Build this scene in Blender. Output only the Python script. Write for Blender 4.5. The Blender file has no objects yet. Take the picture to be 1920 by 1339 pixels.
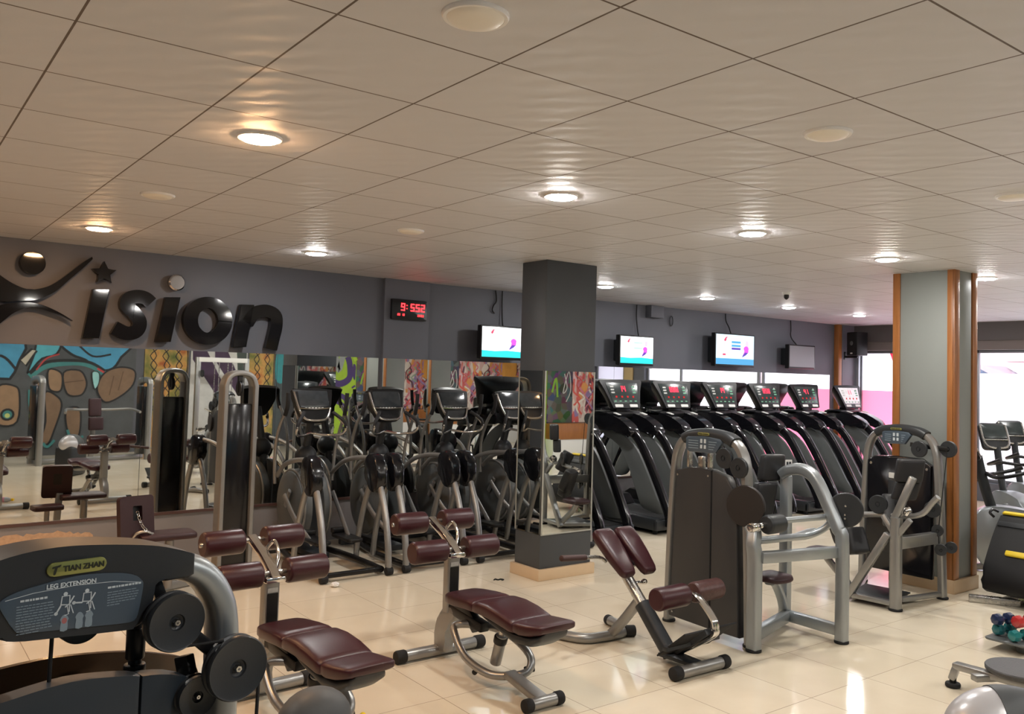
LAMP = 290.0; SKY = 4.5; EXPOSURE = 0.36
import bpy, bmesh, math, random
from mathutils import Vector, Matrix
random.seed(7)
PI = math.pi
V = Vector
scene = bpy.context.scene
COL = scene.collection

# ------------------------------------------------------------------ mesh helpers
class G:
    """collects shapes of ONE part in a bmesh"""
    def __init__(self):
        self.bm = bmesh.new(); self.mi = 0
    def _f(self, vs):
        try:
            f = self.bm.faces.new(vs); f.material_index = self.mi; return f
        except ValueError:
            return None
    def _bev(self, geom_edges, w, seg=2):
        r = bmesh.ops.bevel(self.bm, geom=geom_edges, offset=w, segments=seg, profile=.5, affect='EDGES', clamp_overlap=True)
        for f in r['faces']: f.material_index = self.mi
    def box(self, c, s, bevel=0, rot=None, seg=2):
        c = V(c); hx, hy, hz = s[0]/2, s[1]/2, s[2]/2
        R = rot if rot is not None else Matrix.Identity(3)
        vs = [self.bm.verts.new(c + R @ V((x*hx, y*hy, z*hz))) for x in (-1, 1) for y in (-1, 1) for z in (-1, 1)]
        fs = [self._f([vs[i] for i in q]) for q in ((0,1,3,2),(4,6,7,5),(0,4,5,1),(2,3,7,6),(0,2,6,4),(1,5,7,3))]
        if bevel > 0:
            es = list({e for f in fs for e in f.edges}); self._bev(es, bevel, seg)
        return self
    def boxb(self, x0, x1, y0, y1, z0, z1, bevel=0):
        return self.box(((x0+x1)/2, (y0+y1)/2, (z0+z1)/2), (abs(x1-x0), abs(y1-y0), abs(z1-z0)), bevel)
    def loft(self, rings, caps=True, closed=False):
        n = len(rings[0]); R = [[self.bm.verts.new(p) for p in r] for r in rings]
        m = len(R)
        for i in range(m if closed else m-1):
            a, b = R[i], R[(i+1) % m]
            for j in range(n): self._f([a[j], a[(j+1) % n], b[(j+1) % n], b[j]])
        if caps and not closed:
            self._f(list(reversed(R[0]))); self._f(R[-1])
        return self
    def tube(self, pts, r, n=12, smooth=0, closed=False, up=(0, 0, 1), sq=2, caps=True):
        """r: radius, or (a, b) half sizes with a along the up side; sq>2 gives a squarish section"""
        pts = [V(p) for p in pts]
        if smooth: pts = catmull(pts, smooth, closed)
        a, b = (r, r) if not isinstance(r, (tuple, list)) else r
        m = len(pts); rings = []; up = V(up).normalized(); prev = None
        for i, p in enumerate(pts):
            if closed: t = pts[(i+1) % m] - pts[i-1]
            elif i == 0: t = pts[1]-pts[0]
            elif i == m-1: t = pts[-1]-pts[-2]
            else: t = (pts[i+1]-pts[i]).normalized() + (pts[i]-pts[i-1]).normalized()
            t.normalize()
            ref = up if prev is None else prev
            if prev is None and abs(t.dot(up)) > .97:
                ref = V((0, 1, 0)) if abs(t.y) < .9 else V((1, 0, 0))
            u = ref - t*ref.dot(t)
            if u.length < 1e-4: u = t.orthogonal()
            u.normalize(); prev = u; w = t.cross(u)
            k = 1.0
            if 0 < i < m-1 and not closed:
                c = (pts[i+1]-pts[i]).normalized().dot((pts[i]-pts[i-1]).normalized())
                k = 1/max(.75, math.sqrt(max(.01, (1+c)/2)))
            ring = []
            for j in range(n):
                th = 2*PI*(j+.5)/n; cs, sn = math.cos(th), math.sin(th); e = 2/sq
                ring.append(p + u*(a*math.copysign(abs(cs)**e, cs)) + w*(b*math.copysign(abs(sn)**e, sn)))
            rings.append(ring)
        return self.loft(rings, caps, closed)
    def bar(self, p0, p1, a, b, bevel=.004, up=(0, 0, 1)):
        """rectangular bar"""
        p0, p1 = V(p0), V(p1); t = (p1-p0).normalized(); up = V(up)
        if abs(t.dot(up)) > .97: up = V((0, 1, 0))
        u = (up - t*up.dot(t)).normalized(); w = t.cross(u)
        R = Matrix((t, w, u)).transposed()
        return self.box((p0+p1)/2, ((p1-p0).length, b*2, a*2), bevel, R)
    def lathe(self, p0, axis, prof, n=28, caps=True):
        ax = V(axis).normalized(); u = ax.orthogonal().normalized(); w = ax.cross(u); p0 = V(p0)
        rings = [[p0 + ax*t + (u*math.cos(2*PI*j/n) + w*math.sin(2*PI*j/n))*max(r, 1e-4) for j in range(n)] for t, r in prof]
        return self.loft(rings, caps)
    def cyl(self, p0, p1, r, bev=.004, n=24):
        p0, p1 = V(p0), V(p1); L = (p1-p0).length; bev = min(bev, L/3, r/2)
        return self.lathe(p0, p1-p0, [(0, r-bev), (bev*.3, r-bev*.3), (bev, r), (L-bev, r), (L-bev*.3, r-bev*.3), (L, r-bev)], n)
    def ell(self, c, rad, n=24, m=14, rot=None, z0=-1, z1=1):
        c = V(c); R = rot if rot is not None else Matrix.Identity(3); rings = []
        for i in range(m+1):
            z = math.sin(math.asin(max(-1, z0)) + (math.asin(min(1, z1))-math.asin(max(-1, z0)))*i/m); rr = math.sqrt(max(1e-6, 1-z*z))
            rings.append([c + R @ V((rad[0]*rr*math.cos(2*PI*j/n), rad[1]*rr*math.sin(2*PI*j/n), rad[2]*z)) for j in range(n)])
        return self.loft(rings)
    def prism(self, pts, o, ex, ey, w0, w1, bevel=0, seg=2):
        """polygon pts in the plane (o, ex, ey), pushed along ex x ey from w0 to w1"""
        o, ex, ey = V(o), V(ex).normalized(), V(ey).normalized(); ez = ex.cross(ey)
        if sum(pts[i-1][0]*p[1]-p[0]*pts[i-1][1] for i, p in enumerate(pts)) < 0: pts = pts[::-1]
        if w0 > w1: w0, w1 = w1, w0
        A = [self.bm.verts.new(o+ex*x+ey*y+ez*w0) for x, y in pts]
        B = [self.bm.verts.new(o+ex*x+ey*y+ez*w1) for x, y in pts]
        n = len(pts); fs = [self._f(A[::-1]), self._f(B)]
        for i in range(n): fs.append(self._f([A[i], A[(i+1) % n], B[(i+1) % n], B[i]]))
        if bevel > 0:
            es = list({e for f in (fs[0], fs[1]) if f for e in f.edges}); self._bev(es, bevel, seg)
        return self
    def pad(self, secs, wdir, tdir, sq=4, n=28):
        """cushion: secs = (centre, half width, half thickness)"""
        wd, td = V(wdir).normalized(), V(tdir).normalized(); rings = []
        for c, hw, ht in secs:
            c = V(c); ring = []
            for j in range(n):
                th = 2*PI*j/n; cs, sn = math.cos(th), math.sin(th); e = 2/sq
                ring.append(c + wd*(hw*math.copysign(abs(cs)**e, cs)) + td*(ht*math.copysign(abs(sn)**e, sn)))
            rings.append(ring)
        return self.loft(rings)
    def cushion(self, c, ex, ey, lx, ly, th, r=.03):
        """rounded slab: axes ex, ey; thickness along ex x ey"""
        ex, ey = V(ex).normalized(), V(ey).normalized(); c = V(c); ez = ex.cross(ey); S = []
        for t, k in ((-1, .80), (-.97, .9), (-.88, .97), (-.7, 1), (0, 1.0), (.7, 1), (.88, .97), (.97, .9), (1, .80)):
            S.append((c+ex*(lx/2*t), ly/2*(1-(1-k)*.5), th/2*k))
        return self.pad(S, ey, ez)
    def ribbon(self, pts, w, o, ex, ey, h, closed=True):
        """flat painted line lying h above a plane"""
        o, ex, ey = V(o), V(ex), V(ey); ez = ex.cross(ey); n = len(pts); P = [V((p[0], p[1], 0)) for p in pts]; L = []
        for i in range(n):
            if closed: t = P[(i+1) % n]-P[i-1]
            else: t = P[min(i+1, n-1)]-P[max(i-1, 0)]
            t.normalize(); nn = V((-t.y, t.x, 0))*w/2
            L.append([self.bm.verts.new(o+ex*q.x+ey*q.y+ez*h) for q in (P[i]+nn, P[i]-nn)])
        for i in range(n if closed else n-1):
            a, b = L[i], L[(i+1) % n]; self._f([a[0], a[1], b[1], b[0]])
        return self
    def flat(self, pts, o, ex, ey, h=0):
        o, ex, ey = V(o), V(ex), V(ey); ez = ex.cross(ey)
        if sum(pts[i-1][0]*p[1]-p[0]*pts[i-1][1] for i, p in enumerate(pts)) < 0: pts = pts[::-1]
        self._f([self.bm.verts.new(o+ex*x+ey*y+ez*h) for x, y in pts]); return self
    def text(self, s, size, o, ex, ey, depth=.002, bold=0, shear=0, mx=1.0, center=True):
        cu = bpy.data.curves.new('t', 'FONT'); cu.body = s; cu.size = size; cu.extrude = depth/2; cu.offset = bold; cu.shear = shear
        cu.resolution_u = 6; cu.align_x = 'CENTER' if center else 'LEFT'
        ob = bpy.data.objects.new('t', cu); COL.objects.link(ob)
        dg = bpy.context.evaluated_depsgraph_get(); dg.update(); me = ob.evaluated_get(dg).to_mesh()
        o, ex, ey = V(o), V(ex).normalized(), V(ey).normalized(); ez = ex.cross(ey)
        vs = [self.bm.verts.new(o+ex*(v.co.x*mx)+ey*v.co.y+ez*v.co.z) for v in me.vertices]
        for p in me.polygons: self._f([vs[i] for i in p.vertices])
        ob.evaluated_get(dg).to_mesh_clear(); bpy.data.objects.remove(ob); bpy.data.curves.remove(cu)
        return self

def catmull(pts, k=6, closed=False):
    pts = [V(p) for p in pts]; n = len(pts); out = []
    for i in range(n if closed else n-1):
        if closed: p0, p1, p2, p3 = pts[i-1], pts[i], pts[(i+1) % n], pts[(i+2) % n]
        else: p0, p1, p2, p3 = pts[max(i-1, 0)], pts[i], pts[i+1], pts[min(i+2, n-1)]
        for j in range(k):
            t = j/k
            out.append(.5*((2*p1)+(p2-p0)*t+(2*p0-5*p1+4*p2-p3)*t*t+(3*p1-p0-3*p2+p3)*t**3))
    if not closed: out.append(pts[-1])
    return out
def cat2(pts, k=5, closed=True):
    return [(p.x, p.y) for p in catmull([V((x, y, 0)) for x, y in pts], k, closed)]
def circ(cx, cy, r, n=24, r2=None):
    return [(cx+r*math.cos(2*PI*i/n), cy+(r2 or r)*math.sin(2*PI*i/n)) for i in range(n)]
def rrect(x0, x1, y0, y1, r, n=4):
    out = []
    for cx, cy, a in ((x1-r, y1-r, 0), (x0+r, y1-r, 90), (x0+r, y0+r, 180), (x1-r, y0+r, 270)):
        for i in range(n+1):
            t = math.radians(a+90*i/n); out.append((cx+r*math.cos(t), cy+r*math.sin(t)))
    return out

ORG = {}
def obj(name, g, mats, parent=None, local=False, ang=38, flat=False):
    """ONE mesh object; vertices are given in world coordinates and moved to the parent's frame (local=True: already there)"""
    me = bpy.data.meshes.new(name)
    bmesh.ops.recalc_face_normals(g.bm, faces=g.bm.faces[:])
    g.bm.to_mesh(me); g.bm.free()
    for m in (mats if isinstance(mats, (list, tuple)) else [mats]): me.materials.append(m)
    o = bpy.data.objects.new(name, me); COL.objects.link(o)
    if parent is not None:
        o.parent = parent
        org = ORG.get(parent.name, V((0, 0, 0))); ORG[o.name] = org
        if not local and org.length > 0: me.transform(Matrix.Translation(-org))
    me.polygons.foreach_set('use_smooth', [not flat]*len(me.polygons))
    me.set_sharp_from_angle(angle=math.radians(ang))
    return o
def thing(name, label, cat, loc=(0, 0, 0), group=None, rz=0, local=False):
    o = bpy.data.objects.new(name, None); COL.objects.link(o); o.empty_display_size = .1
    o.location = loc; o.rotation_euler = (0, 0, rz)
    ORG[o.name] = V((0, 0, 0)) if local else V(loc)
    return tag(o, label, cat, group)
def tag(o, label, cat, group=None):
    o['label'] = label; o['category'] = cat
    if group: o['group'] = group
    return o
def struct(name, g, mats, parent=None, ang=38):
    o = obj(name, g, mats, parent, ang=ang)
    if parent is None: o['kind'] = 'structure'
    return o
def dup(root, label, loc, rz=None):
    r = root.copy(); COL.objects.link(r); r.location = loc; r['label'] = label
    if rz is not None: r.rotation_euler = (0, 0, rz)
    for ch in list(root.children):
        c = ch.copy(); COL.objects.link(c); c.parent = r
        for gc in list(ch.children):
            d = gc.copy(); COL.objects.link(d); d.parent = c
    return r

# ------------------------------------------------------------------ materials
def mat(name, col, rough=.5, metal=0, spec=.5, coat=0, emit=None, es=1, var=0, vscale=8, bump=0, bscale=60, rvar=0):
    m = bpy.data.materials.new(name); m.use_nodes = True
    nt = m.node_tree; b = nt.nodes['Principled BSDF']
    b.inputs['Base Color'].default_value = (*col, 1); b.inputs['Roughness'].default_value = rough
    b.inputs['Metallic'].default_value = metal; b.inputs['Specular IOR Level'].default_value = spec
    b.inputs['Coat Weight'].default_value = coat; b.inputs['Coat Roughness'].default_value = .1
    if emit is not None:
        b.inputs['Emission Color'].default_value = (*emit, 1); b.inputs['Emission Strength'].default_value = es
    if var or bump or rvar:
        tc = nt.nodes.new('ShaderNodeTexCoord')
    if var or rvar:
        no = nt.nodes.new('ShaderNodeTexNoise'); no.inputs['Scale'].default_value = vscale; no.inputs['Detail'].default_value = 4
        nt.links.new(tc.outputs['Object'], no.inputs['Vector'])
    if var:
        mx = nt.nodes.new('ShaderNodeMixRGB'); mx.blend_type = 'MIX'
        mx.inputs[1].default_value = (*[c*(1-var) for c in col], 1); mx.inputs[2].default_value = (*[min(1, c*(1+var)) for c in col], 1)
        nt.links.new(no.outputs['Fac'], mx.inputs[0]); nt.links.new(mx.outputs[0], b.inputs['Base Color'])
    if rvar:
        mr = nt.nodes.new('ShaderNodeMapRange'); mr.inputs['To Min'].default_value = max(.02, rough-rvar); mr.inputs['To Max'].default_value = rough+rvar
        nt.links.new(no.outputs['Fac'], mr.inputs['Value']); nt.links.new(mr.outputs[0], b.inputs['Roughness'])
    if bump:
        nb = nt.nodes.new('ShaderNodeTexNoise'); nb.inputs['Scale'].default_value = bscale; nb.inputs['Detail'].default_value = 3
        nt.links.new(tc.outputs['Object'], nb.inputs['Vector'])
        bp = nt.nodes.new('ShaderNodeBump'); bp.inputs['Strength'].default_value = bump; bp.inputs['Distance'].default_value = .004
        nt.links.new(nb.outputs['Fac'], bp.inputs['Height']); nt.links.new(bp.outputs[0], b.inputs['Normal'])
    return m
def emat(name, col, s):
    m = bpy.data.materials.new(name); m.use_nodes = True; nt = m.node_tree; nt.nodes.clear()
    e = nt.nodes.new('ShaderNodeEmission'); e.inputs[0].default_value = (*col, 1); e.inputs[1].default_value = s
    o = nt.nodes.new('ShaderNodeOutputMaterial'); nt.links.new(e.outputs[0], o.inputs[0]); return m
M = {}
M['silver'] = mat('silver paint', (.33, .33, .325), .34, .7, var=.06, vscale=5)
M['silver_cool'] = mat('cool silver paint', (.36, .39, .41), .36, .65, var=.05, vscale=5)
M['chrome'] = mat('chrome', (.72, .71, .7), .12, 1)
M['steel'] = mat('brushed steel', (.5, .49, .47), .28, .95, rvar=.06, vscale=30)
M['black'] = mat('black plastic', (.007, .007, .008), .34, 0, .4, var=.15, vscale=10)
M['gloss'] = mat('gloss black', (.006, .006, .008), .16, 0, .5)
M['rubber'] = mat('black rubber', (.015, .015, .016), .7, 0, .3, bump=.1, bscale=200)
M['dark'] = mat('charcoal plastic', (.022, .025, .029), .42, 0, .4, var=.08, bump=.05, bscale=250)
M['cover'] = mat('charcoal cover', (.036, .036, .038), .45, 0, .4, var=.06, vscale=3)
M['slate'] = mat('slate cover', (.024, .033, .044), .45, 0, .4, var=.06)
M['grey'] = mat('grey plastic', (.11, .118, .12), .4, 0, .45, var=.05)
M['maroon'] = mat('maroon vinyl', (.040, .0085, .0125), .33, 0, .45, var=.12, vscale=12, bump=.12, bscale=380)
M['maroon_d'] = mat('dark maroon vinyl', (.034, .012, .015), .45, 0, .4, var=.15, vscale=12, bump=.1, bscale=300)
M['padblack'] = mat('charcoal vinyl', (.016, .016, .018), .42, 0, .4, bump=.1, bscale=300)
M['smoke'] = mat('smoked brown panel', (.075, .042, .022), .25, 0, .5, var=.2, vscale=4)
M['white'] = mat('white plastic', (.75, .75, .73), .4)
M['label'] = mat('pale label', (.6, .6, .58), .5, var=.2, vscale=60)
M['signblue'] = mat('slate blue sign', (.06, .085, .115), .3, 0, .5, var=.08)
M['ink'] = mat('white print', (.5, .56, .6), .5)
M['inkdim'] = mat('pale print', (.2, .26, .31), .5)
M['redprint'] = mat('red print', (.35, .12, .12), .5)
M['badge'] = mat('olive brass badge', (.27, .28, .09), .28, .5)
M['inkblack'] = mat('black print', (.012, .014, .008), .5)
M['yellow'] = mat('yellow trim', (.75, .55, .03), .4)
M['wood'] = None
M['mirror'] = mat('mirror glass', (.80, .82, .80), .012, 1)
M['wallgrey'] = mat('grey wall paint', (.105, .110, .130), .55, 0, .35, var=.05, vscale=2.5, bump=.06, bscale=90)
M['colgrey'] = mat('grey column paint', (.060, .066, .074), .5, 0, .35, var=.05, vscale=3, bump=.05, bscale=90)
M['colpale'] = mat('pale grey column paint', (.24, .26, .255), .5, 0, .35, var=.04, vscale=3)
M['plinth'] = mat('cream tile plinth', (.62, .46, .30), .2, 0, .5, var=.06)
# ------------------------------------------------------------------ setting
H_CEIL = 2.918
X0, X1, Y0 = -2.5, 14.4, -1.95
WA = math.atan(.062)                                   # the mirrored wall runs a little askew
WO = V((3, 8.80, 0)); WEX = V((math.cos(WA), math.sin(WA), 0)); WEY = V((0, 0, 1)); WN = WEX.cross(WEY)
WA2 = math.atan(.01)
def to_right():
    global WA, WO, WEX, WN
    WA = WA2; WO = V((3, 8.918, 0)); WEX = V((math.cos(WA), math.sin(WA), 0)); WN = WEX.cross(WEY)
LEFT = (WO, WEX, WN)
def wpt(x, off, z):
    return WO + WEX*((x-3-WN.x*off)/WEX.x) + WN*off + WEY*z

def nodes(name):
    m = bpy.data.materials.new(name); m.use_nodes = True
    return m, m.node_tree, m.node_tree.nodes['Principled BSDF']
def grid_mask(nt, pitch, ox, oy, w):
    """1 inside the joints of a square grid laid out in object space"""
    N, L = nt.nodes, nt.links
    tc = N.new('ShaderNodeTexCoord'); sp = N.new('ShaderNodeSeparateXYZ'); L.new(tc.outputs['Object'], sp.inputs[0])
    outs = []; cells = []
    for ax, o in (('X', ox), ('Y', oy)):
        a = N.new('ShaderNodeMath'); a.operation = 'SUBTRACT'; L.new(sp.outputs[ax], a.inputs[0]); a.inputs[1].default_value = o
        d = N.new('ShaderNodeMath'); d.operation = 'DIVIDE'; L.new(a.outputs[0], d.inputs[0]); d.inputs[1].default_value = pitch
        f = N.new('ShaderNodeMath'); f.operation = 'FLOOR'; L.new(d.outputs[0], f.inputs[0]); cells.append(f)
        fr = N.new('ShaderNodeMath'); fr.operation = 'PINGPONG'; L.new(d.outputs[0], fr.inputs[0]); fr.inputs[1].default_value = .5
        lt = N.new('ShaderNodeMath'); lt.operation = 'LESS_THAN'; L.new(fr.outputs[0], lt.inputs[0]); lt.inputs[1].default_value = w/2/pitch
        outs.append(lt)
    mx = N.new('ShaderNodeMath'); mx.operation = 'MAXIMUM'; L.new(outs[0].outputs[0], mx.inputs[0]); L.new(outs[1].outputs[0], mx.inputs[1])
    cb = N.new('ShaderNodeCombineXYZ'); L.new(cells[0].outputs[0], cb.inputs[0]); L.new(cells[1].outputs[0], cb.inputs[1])
    wn = N.new('ShaderNodeTexWhiteNoise'); wn.noise_dimensions = '3D'; L.new(cb.outputs[0], wn.inputs['Vector'])
    return mx.outputs[0], wn.outputs['Value'], tc
def mixc(nt, fac, a, b):
    m = nt.nodes.new('ShaderNodeMixRGB')
    if hasattr(fac, 'links'): nt.links.new(fac, m.inputs[0])
    else: m.inputs[0].default_value = fac
    for i, c in ((1, a), (2, b)):
        if hasattr(c, 'links'): nt.links.new(c, m.inputs[i])
        else: m.inputs[i].default_value = (*c, 1)
    return m.outputs[0]

# floor: polished cream tiles
m, nt, b = nodes('polished cream floor tiles')
j, cell, tc = grid_mask(nt, .597, 2.672, 4.25, .004)
tile = mixc(nt, cell, (.72, .635, .49), (.77, .685, .545))
no = nt.nodes.new('ShaderNodeTexNoise'); no.inputs['Scale'].default_value = 3; no.inputs['Detail'].default_value = 6; nt.links.new(tc.outputs['Object'], no.inputs['Vector'])
mr = nt.nodes.new('ShaderNodeMapRange'); mr.inputs['From Min'].default_value = .35; mr.inputs['From Max'].default_value = .7; nt.links.new(no.outputs['Fac'], mr.inputs['Value'])
mr.inputs['To Max'].default_value = .35
tile = mixc(nt, mr.outputs[0], tile, (.63, .54, .40))
nt.links.new(mixc(nt, j, tile, (.20, .14, .09)), b.inputs['Base Color'])
r1 = nt.nodes.new('ShaderNodeMapRange'); r1.inputs['To Min'].default_value = .10; r1.inputs['To Max'].default_value = .6; nt.links.new(j, r1.inputs['Value']); nt.links.new(r1.outputs[0], b.inputs['Roughness'])
b.inputs['Specular IOR Level'].default_value = .5
M['floor'] = m
# ceiling: vinyl faced gypsum tiles in a dark joint grid
m, nt, b = nodes('vinyl ceiling tiles')
j, cell, tc = grid_mask(nt, .6, .4544, 1.7948, .008)
c0 = mixc(nt, cell, (.60, .605, .635), (.625, .63, .66))
nt.links.new(mixc(nt, j, c0, (.13, .10, .085)), b.inputs['Base Color'])
b.inputs['Roughness'].default_value = .52; b.inputs['Specular IOR Level'].default_value = .2
w = nt.nodes.new('ShaderNodeTexWave'); w.inputs['Scale'].default_value = 3.4; w.inputs['Distortion'].default_value = 3; w.inputs['Detail'].default_value = 1; w.inputs['Detail Scale'].default_value = 2
w.bands_direction = 'DIAGONAL'; nt.links.new(tc.outputs['Object'], w.inputs['Vector'])
vo = nt.nodes.new('ShaderNodeTexVoronoi'); vo.feature = 'SMOOTH_F1'; vo.inputs['Scale'].default_value = 9; nt.links.new(tc.outputs['Object'], vo.inputs['Vector'])
ad = nt.nodes.new('ShaderNodeMath'); ad.operation = 'ADD'; nt.links.new(w.outputs['Fac'], ad.inputs[0]); nt.links.new(vo.outputs['Distance'], ad.inputs[1])
bp = nt.nodes.new('ShaderNodeBump'); bp.inputs['Strength'].default_value = .22; bp.inputs['Distance'].default_value = .008
nt.links.new(ad.outputs[0], bp.inputs['Height']); nt.links.new(bp.outputs[0], b.inputs['Normal'])
M['ceiling'] = m
# wood
def wood(name, c1, c2):
    m, nt, b = nodes(name)
    tc = nt.nodes.new('ShaderNodeTexCoord'); mp = nt.nodes.new('ShaderNodeMapping'); mp.inputs['Scale'].default_value = (14, 14, 1.2); nt.links.new(tc.outputs['Object'], mp.inputs[0])
    no = nt.nodes.new('ShaderNodeTexNoise'); no.inputs['Scale'].default_value = 2.2; no.inputs['Detail'].default_value = 6; no.inputs['Distortion'].default_value = 1.2; nt.links.new(mp.outputs[0], no.inputs['Vector'])
    nt.links.new(mixc(nt, no.outputs['Fac'], c1, c2), b.inputs['Base Color']); b.inputs['Roughness'].default_value = .35
    return m
M['wood'] = wood('varnished orange wood', (.22, .075, .02), (.42, .17, .05))
M['wood_dark'] = wood('dark stained wood', (.06, .025, .012), (.12, .05, .025))

g = G().boxb(X0-.2, X1+.3, Y0-.2, 9.9, -.15, 0); struct('floor', g, M['floor'])
g = G().boxb(X0-.2, X1+.3, Y0-.2, 9.9, H_CEIL, H_CEIL+.1); struct('ceiling', g, M['ceiling'])
g = G().boxb(X0-.2, X0, Y0, 9.4, 0, H_CEIL); struct('wall_left', g, M['wallgrey'])
g = G().boxb(X0-.2, X1+.3, Y0-.2, Y0, 0, H_CEIL); struct('wall_front', g, M['wallgrey'])
# mirrored wall with a shallow pilaster
g = G(); g.prism([(-5.9, 0), (2.225, 0), (2.225, H_CEIL), (-5.9, H_CEIL)], WO, WEX, WEY, -.25, 0)
WR = V((3, 8.918, 0)); WRX = V((math.cos(WA2), math.sin(WA2), 0)); g.prism([(2.2, 0), (11.6, 0), (11.6, H_CEIL), (2.2, H_CEIL)], WR, WRX, WEY, -.25, 0)
wb = struct('wall_back', g, M['wallgrey'])
g = G(); g.prism([(1.607, 0), (2.22, 0), (2.22, H_CEIL), (1.607, H_CEIL)], WO, WEX, WEY, 0, .05)
struct('pilaster', g, M['wallgrey'], wb)
g = G(); g.prism([(-5.8, 0), (1.606, 0), (1.606, .424), (-5.8, .424)], WO, WEX, WEY, 0, .005); g.prism([(2.22, 0), (10.7, 0), (10.7, .424), (2.22, .424)], WR, WRX, WEY, 0, .005)
struct('lower_band', g, mat('pale grey lower wall paint', (.24, .235, .245), .5, var=.08, vscale=3), wb)
M['plaster'] = mat('bare beige plaster', (.52, .36, .24), .8, var=.25, vscale=30, bump=.5, bscale=60)
random.seed(3); pts = [(-4.4, 0)]; x = -4.4
while x < -1.32:
    pts.append((x, (.35 if x < -1.6 else .35-.18*(x+1.6))+random.uniform(-.015, .02))); x += random.uniform(.02, .06)
pts += [(-1.3, .2), (-1.22, .05), (-1.2, 0)]
g = G(); g.prism(pts, WO, WEX, WEY, .003, .008); struct('plaster_patch', g, M['plaster'], wb)
g = G(); g.prism([(-5.8, .425), (1.607, .425), (1.607, .45), (-5.8, .45)], WO, WEX, WEY, 0, .022); g.prism([(2.22, .425), (10.62, .425), (10.62, .45), (2.22, .45)], WR, WRX, WEY, 0, .022)
struct('trim_1', g, mat('brown mirror ledge', (.09, .05, .045), .4))
# mirrors: one sheet after the other
edges = [-5.0, -3.45, -2.2, -.95, .37, 1.605]
sheets = [(a, c, 0) for a, c in zip(edges[:-1], edges[1:])] + [(1.607, 2.22, .05)] + [(a, c, 0) for a, c in ((2.222, 3.85), (3.85, 5.3), (5.3, 6.75), (6.75, 8.2), (8.2, 9.65), (9.65, 10.62))]
mlab = ['wall mirror sheet past the far left end under the sign figure', 'wall mirror sheet below the first letter of the black wall sign', 'wall mirror sheet below the middle letters of the black wall sign', 'wall mirror sheet behind the tall silver pulley tower',
        'wall mirror sheet behind the elliptical nearest the pulley tower', 'wall mirror sheet just before the shallow pilaster', 'narrow wall mirror sheet on the pilaster under the red clock', 'wall mirror sheet under the screen beside the red clock',
        'wall mirror sheet right behind the grey mirrored column', 'wall mirror sheet behind the first treadmill, below the small lit screen', 'wall mirror sheet behind the second and third treadmills', 'wall mirror sheet behind the fourth treadmill, below the second bright screen', 'last wall mirror sheet before the corner, below the switched-off screen']
for (a, c, off), lb in zip(sheets, mlab):
    fo, fx = (WO, WEX) if c < 2.221 else (WR, WRX)
    if a == 2.222: fo = WR + WRX*a; fx = V((math.cos(-.02), math.sin(-.02), 0)); a, c = 0, c-a     # this sheet leans off the wall a little
    g = G(); g.prism([(a+.002, .45), (c-.002, .45), (c-.002, 2.0), (a+.002, 2.0)], fo, fx, WEY, off, off+.006)
    tag(obj('wall_mirror', g, M['mirror']), lb, 'mirror', 'mirror sheets along the wall')

# window wall on the far right
WM = mat('grey brown lintel paint', (.10, .09, .088), .55); WM2 = mat('taupe blind box', (.19, .16, .15), .55)
FR = mat('grey aluminium frame', (.24, .25, .27), .4, .5)
segs = [(-1.95, 1.9), (2.95, 3.65), (8.98, 9.6)]
g = G()
for a, c in segs: g.boxb(X1, X1+.25, a, c, 0, H_CEIL)
g.boxb(X1, X1+.25, 1.9, 2.95, 0, .3); g.boxb(X1, X1+.25, 3.65, 8.98, 0, .3)
wr = struct('wall_right', g, M['wallgrey'])
g = G().boxb(X1-.10, X1+.25, 1.8, 9.2, 2.62, H_CEIL); struct('lintel', g, WM, wr)
g = G().boxb(X1-.06, X1+.2, 1.85, 9.0, 2.47, 2.62); struct('blind_box', g, WM2, wr)
def film(name, col, t=.9):
    m = bpy.data.materials.new(name); m.use_nodes = True; nt = m.node_tree; nt.nodes.clear()
    a = nt.nodes.new('ShaderNodeBsdfTranslucent'); a.inputs[0].default_value = (*col, 1)
    d = nt.nodes.new('ShaderNodeBsdfDiffuse'); d.inputs[0].default_value = (*col, 1)
    mx = nt.nodes.new('ShaderNodeMixShader'); mx.inputs[0].default_value = 1-t
    nt.links.new(a.outputs[0], mx.inputs[1]); nt.links.new(d.outputs[0], mx.inputs[2])
    o = nt.nodes.new('ShaderNodeOutputMaterial'); nt.links.new(mx.outputs[0], o.inputs[0]); return m
FROST = film('frosted window film', (.93, .93, .96)); PINK = film('red window film', (.92, .20, .30)); REDF = film('red paper', (.85, .05, .09)); CURT = film('white curtain', (.6, .6, .7), .5)
m = bpy.data.materials.new('clear window glass'); m.use_nodes = True; nt = m.node_tree; nt.nodes.clear()
t = nt.nodes.new('ShaderNodeBsdfTransparent'); t.inputs[0].default_value = (.95, .97, .97, 1); gl = nt.nodes.new('ShaderNodeBsdfGlossy'); gl.inputs['Roughness'].default_value = .02
mx = nt.nodes.new('ShaderNodeMixShader'); mx.inputs[0].default_value = .06; o = nt.nodes.new('ShaderNodeOutputMaterial')
nt.links.new(t.outputs[0], mx.inputs[1]); nt.links.new(gl.outputs[0], mx.inputs[2]); nt.links.new(mx.outputs[0], o.inputs[0]); M['clear'] = m
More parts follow.
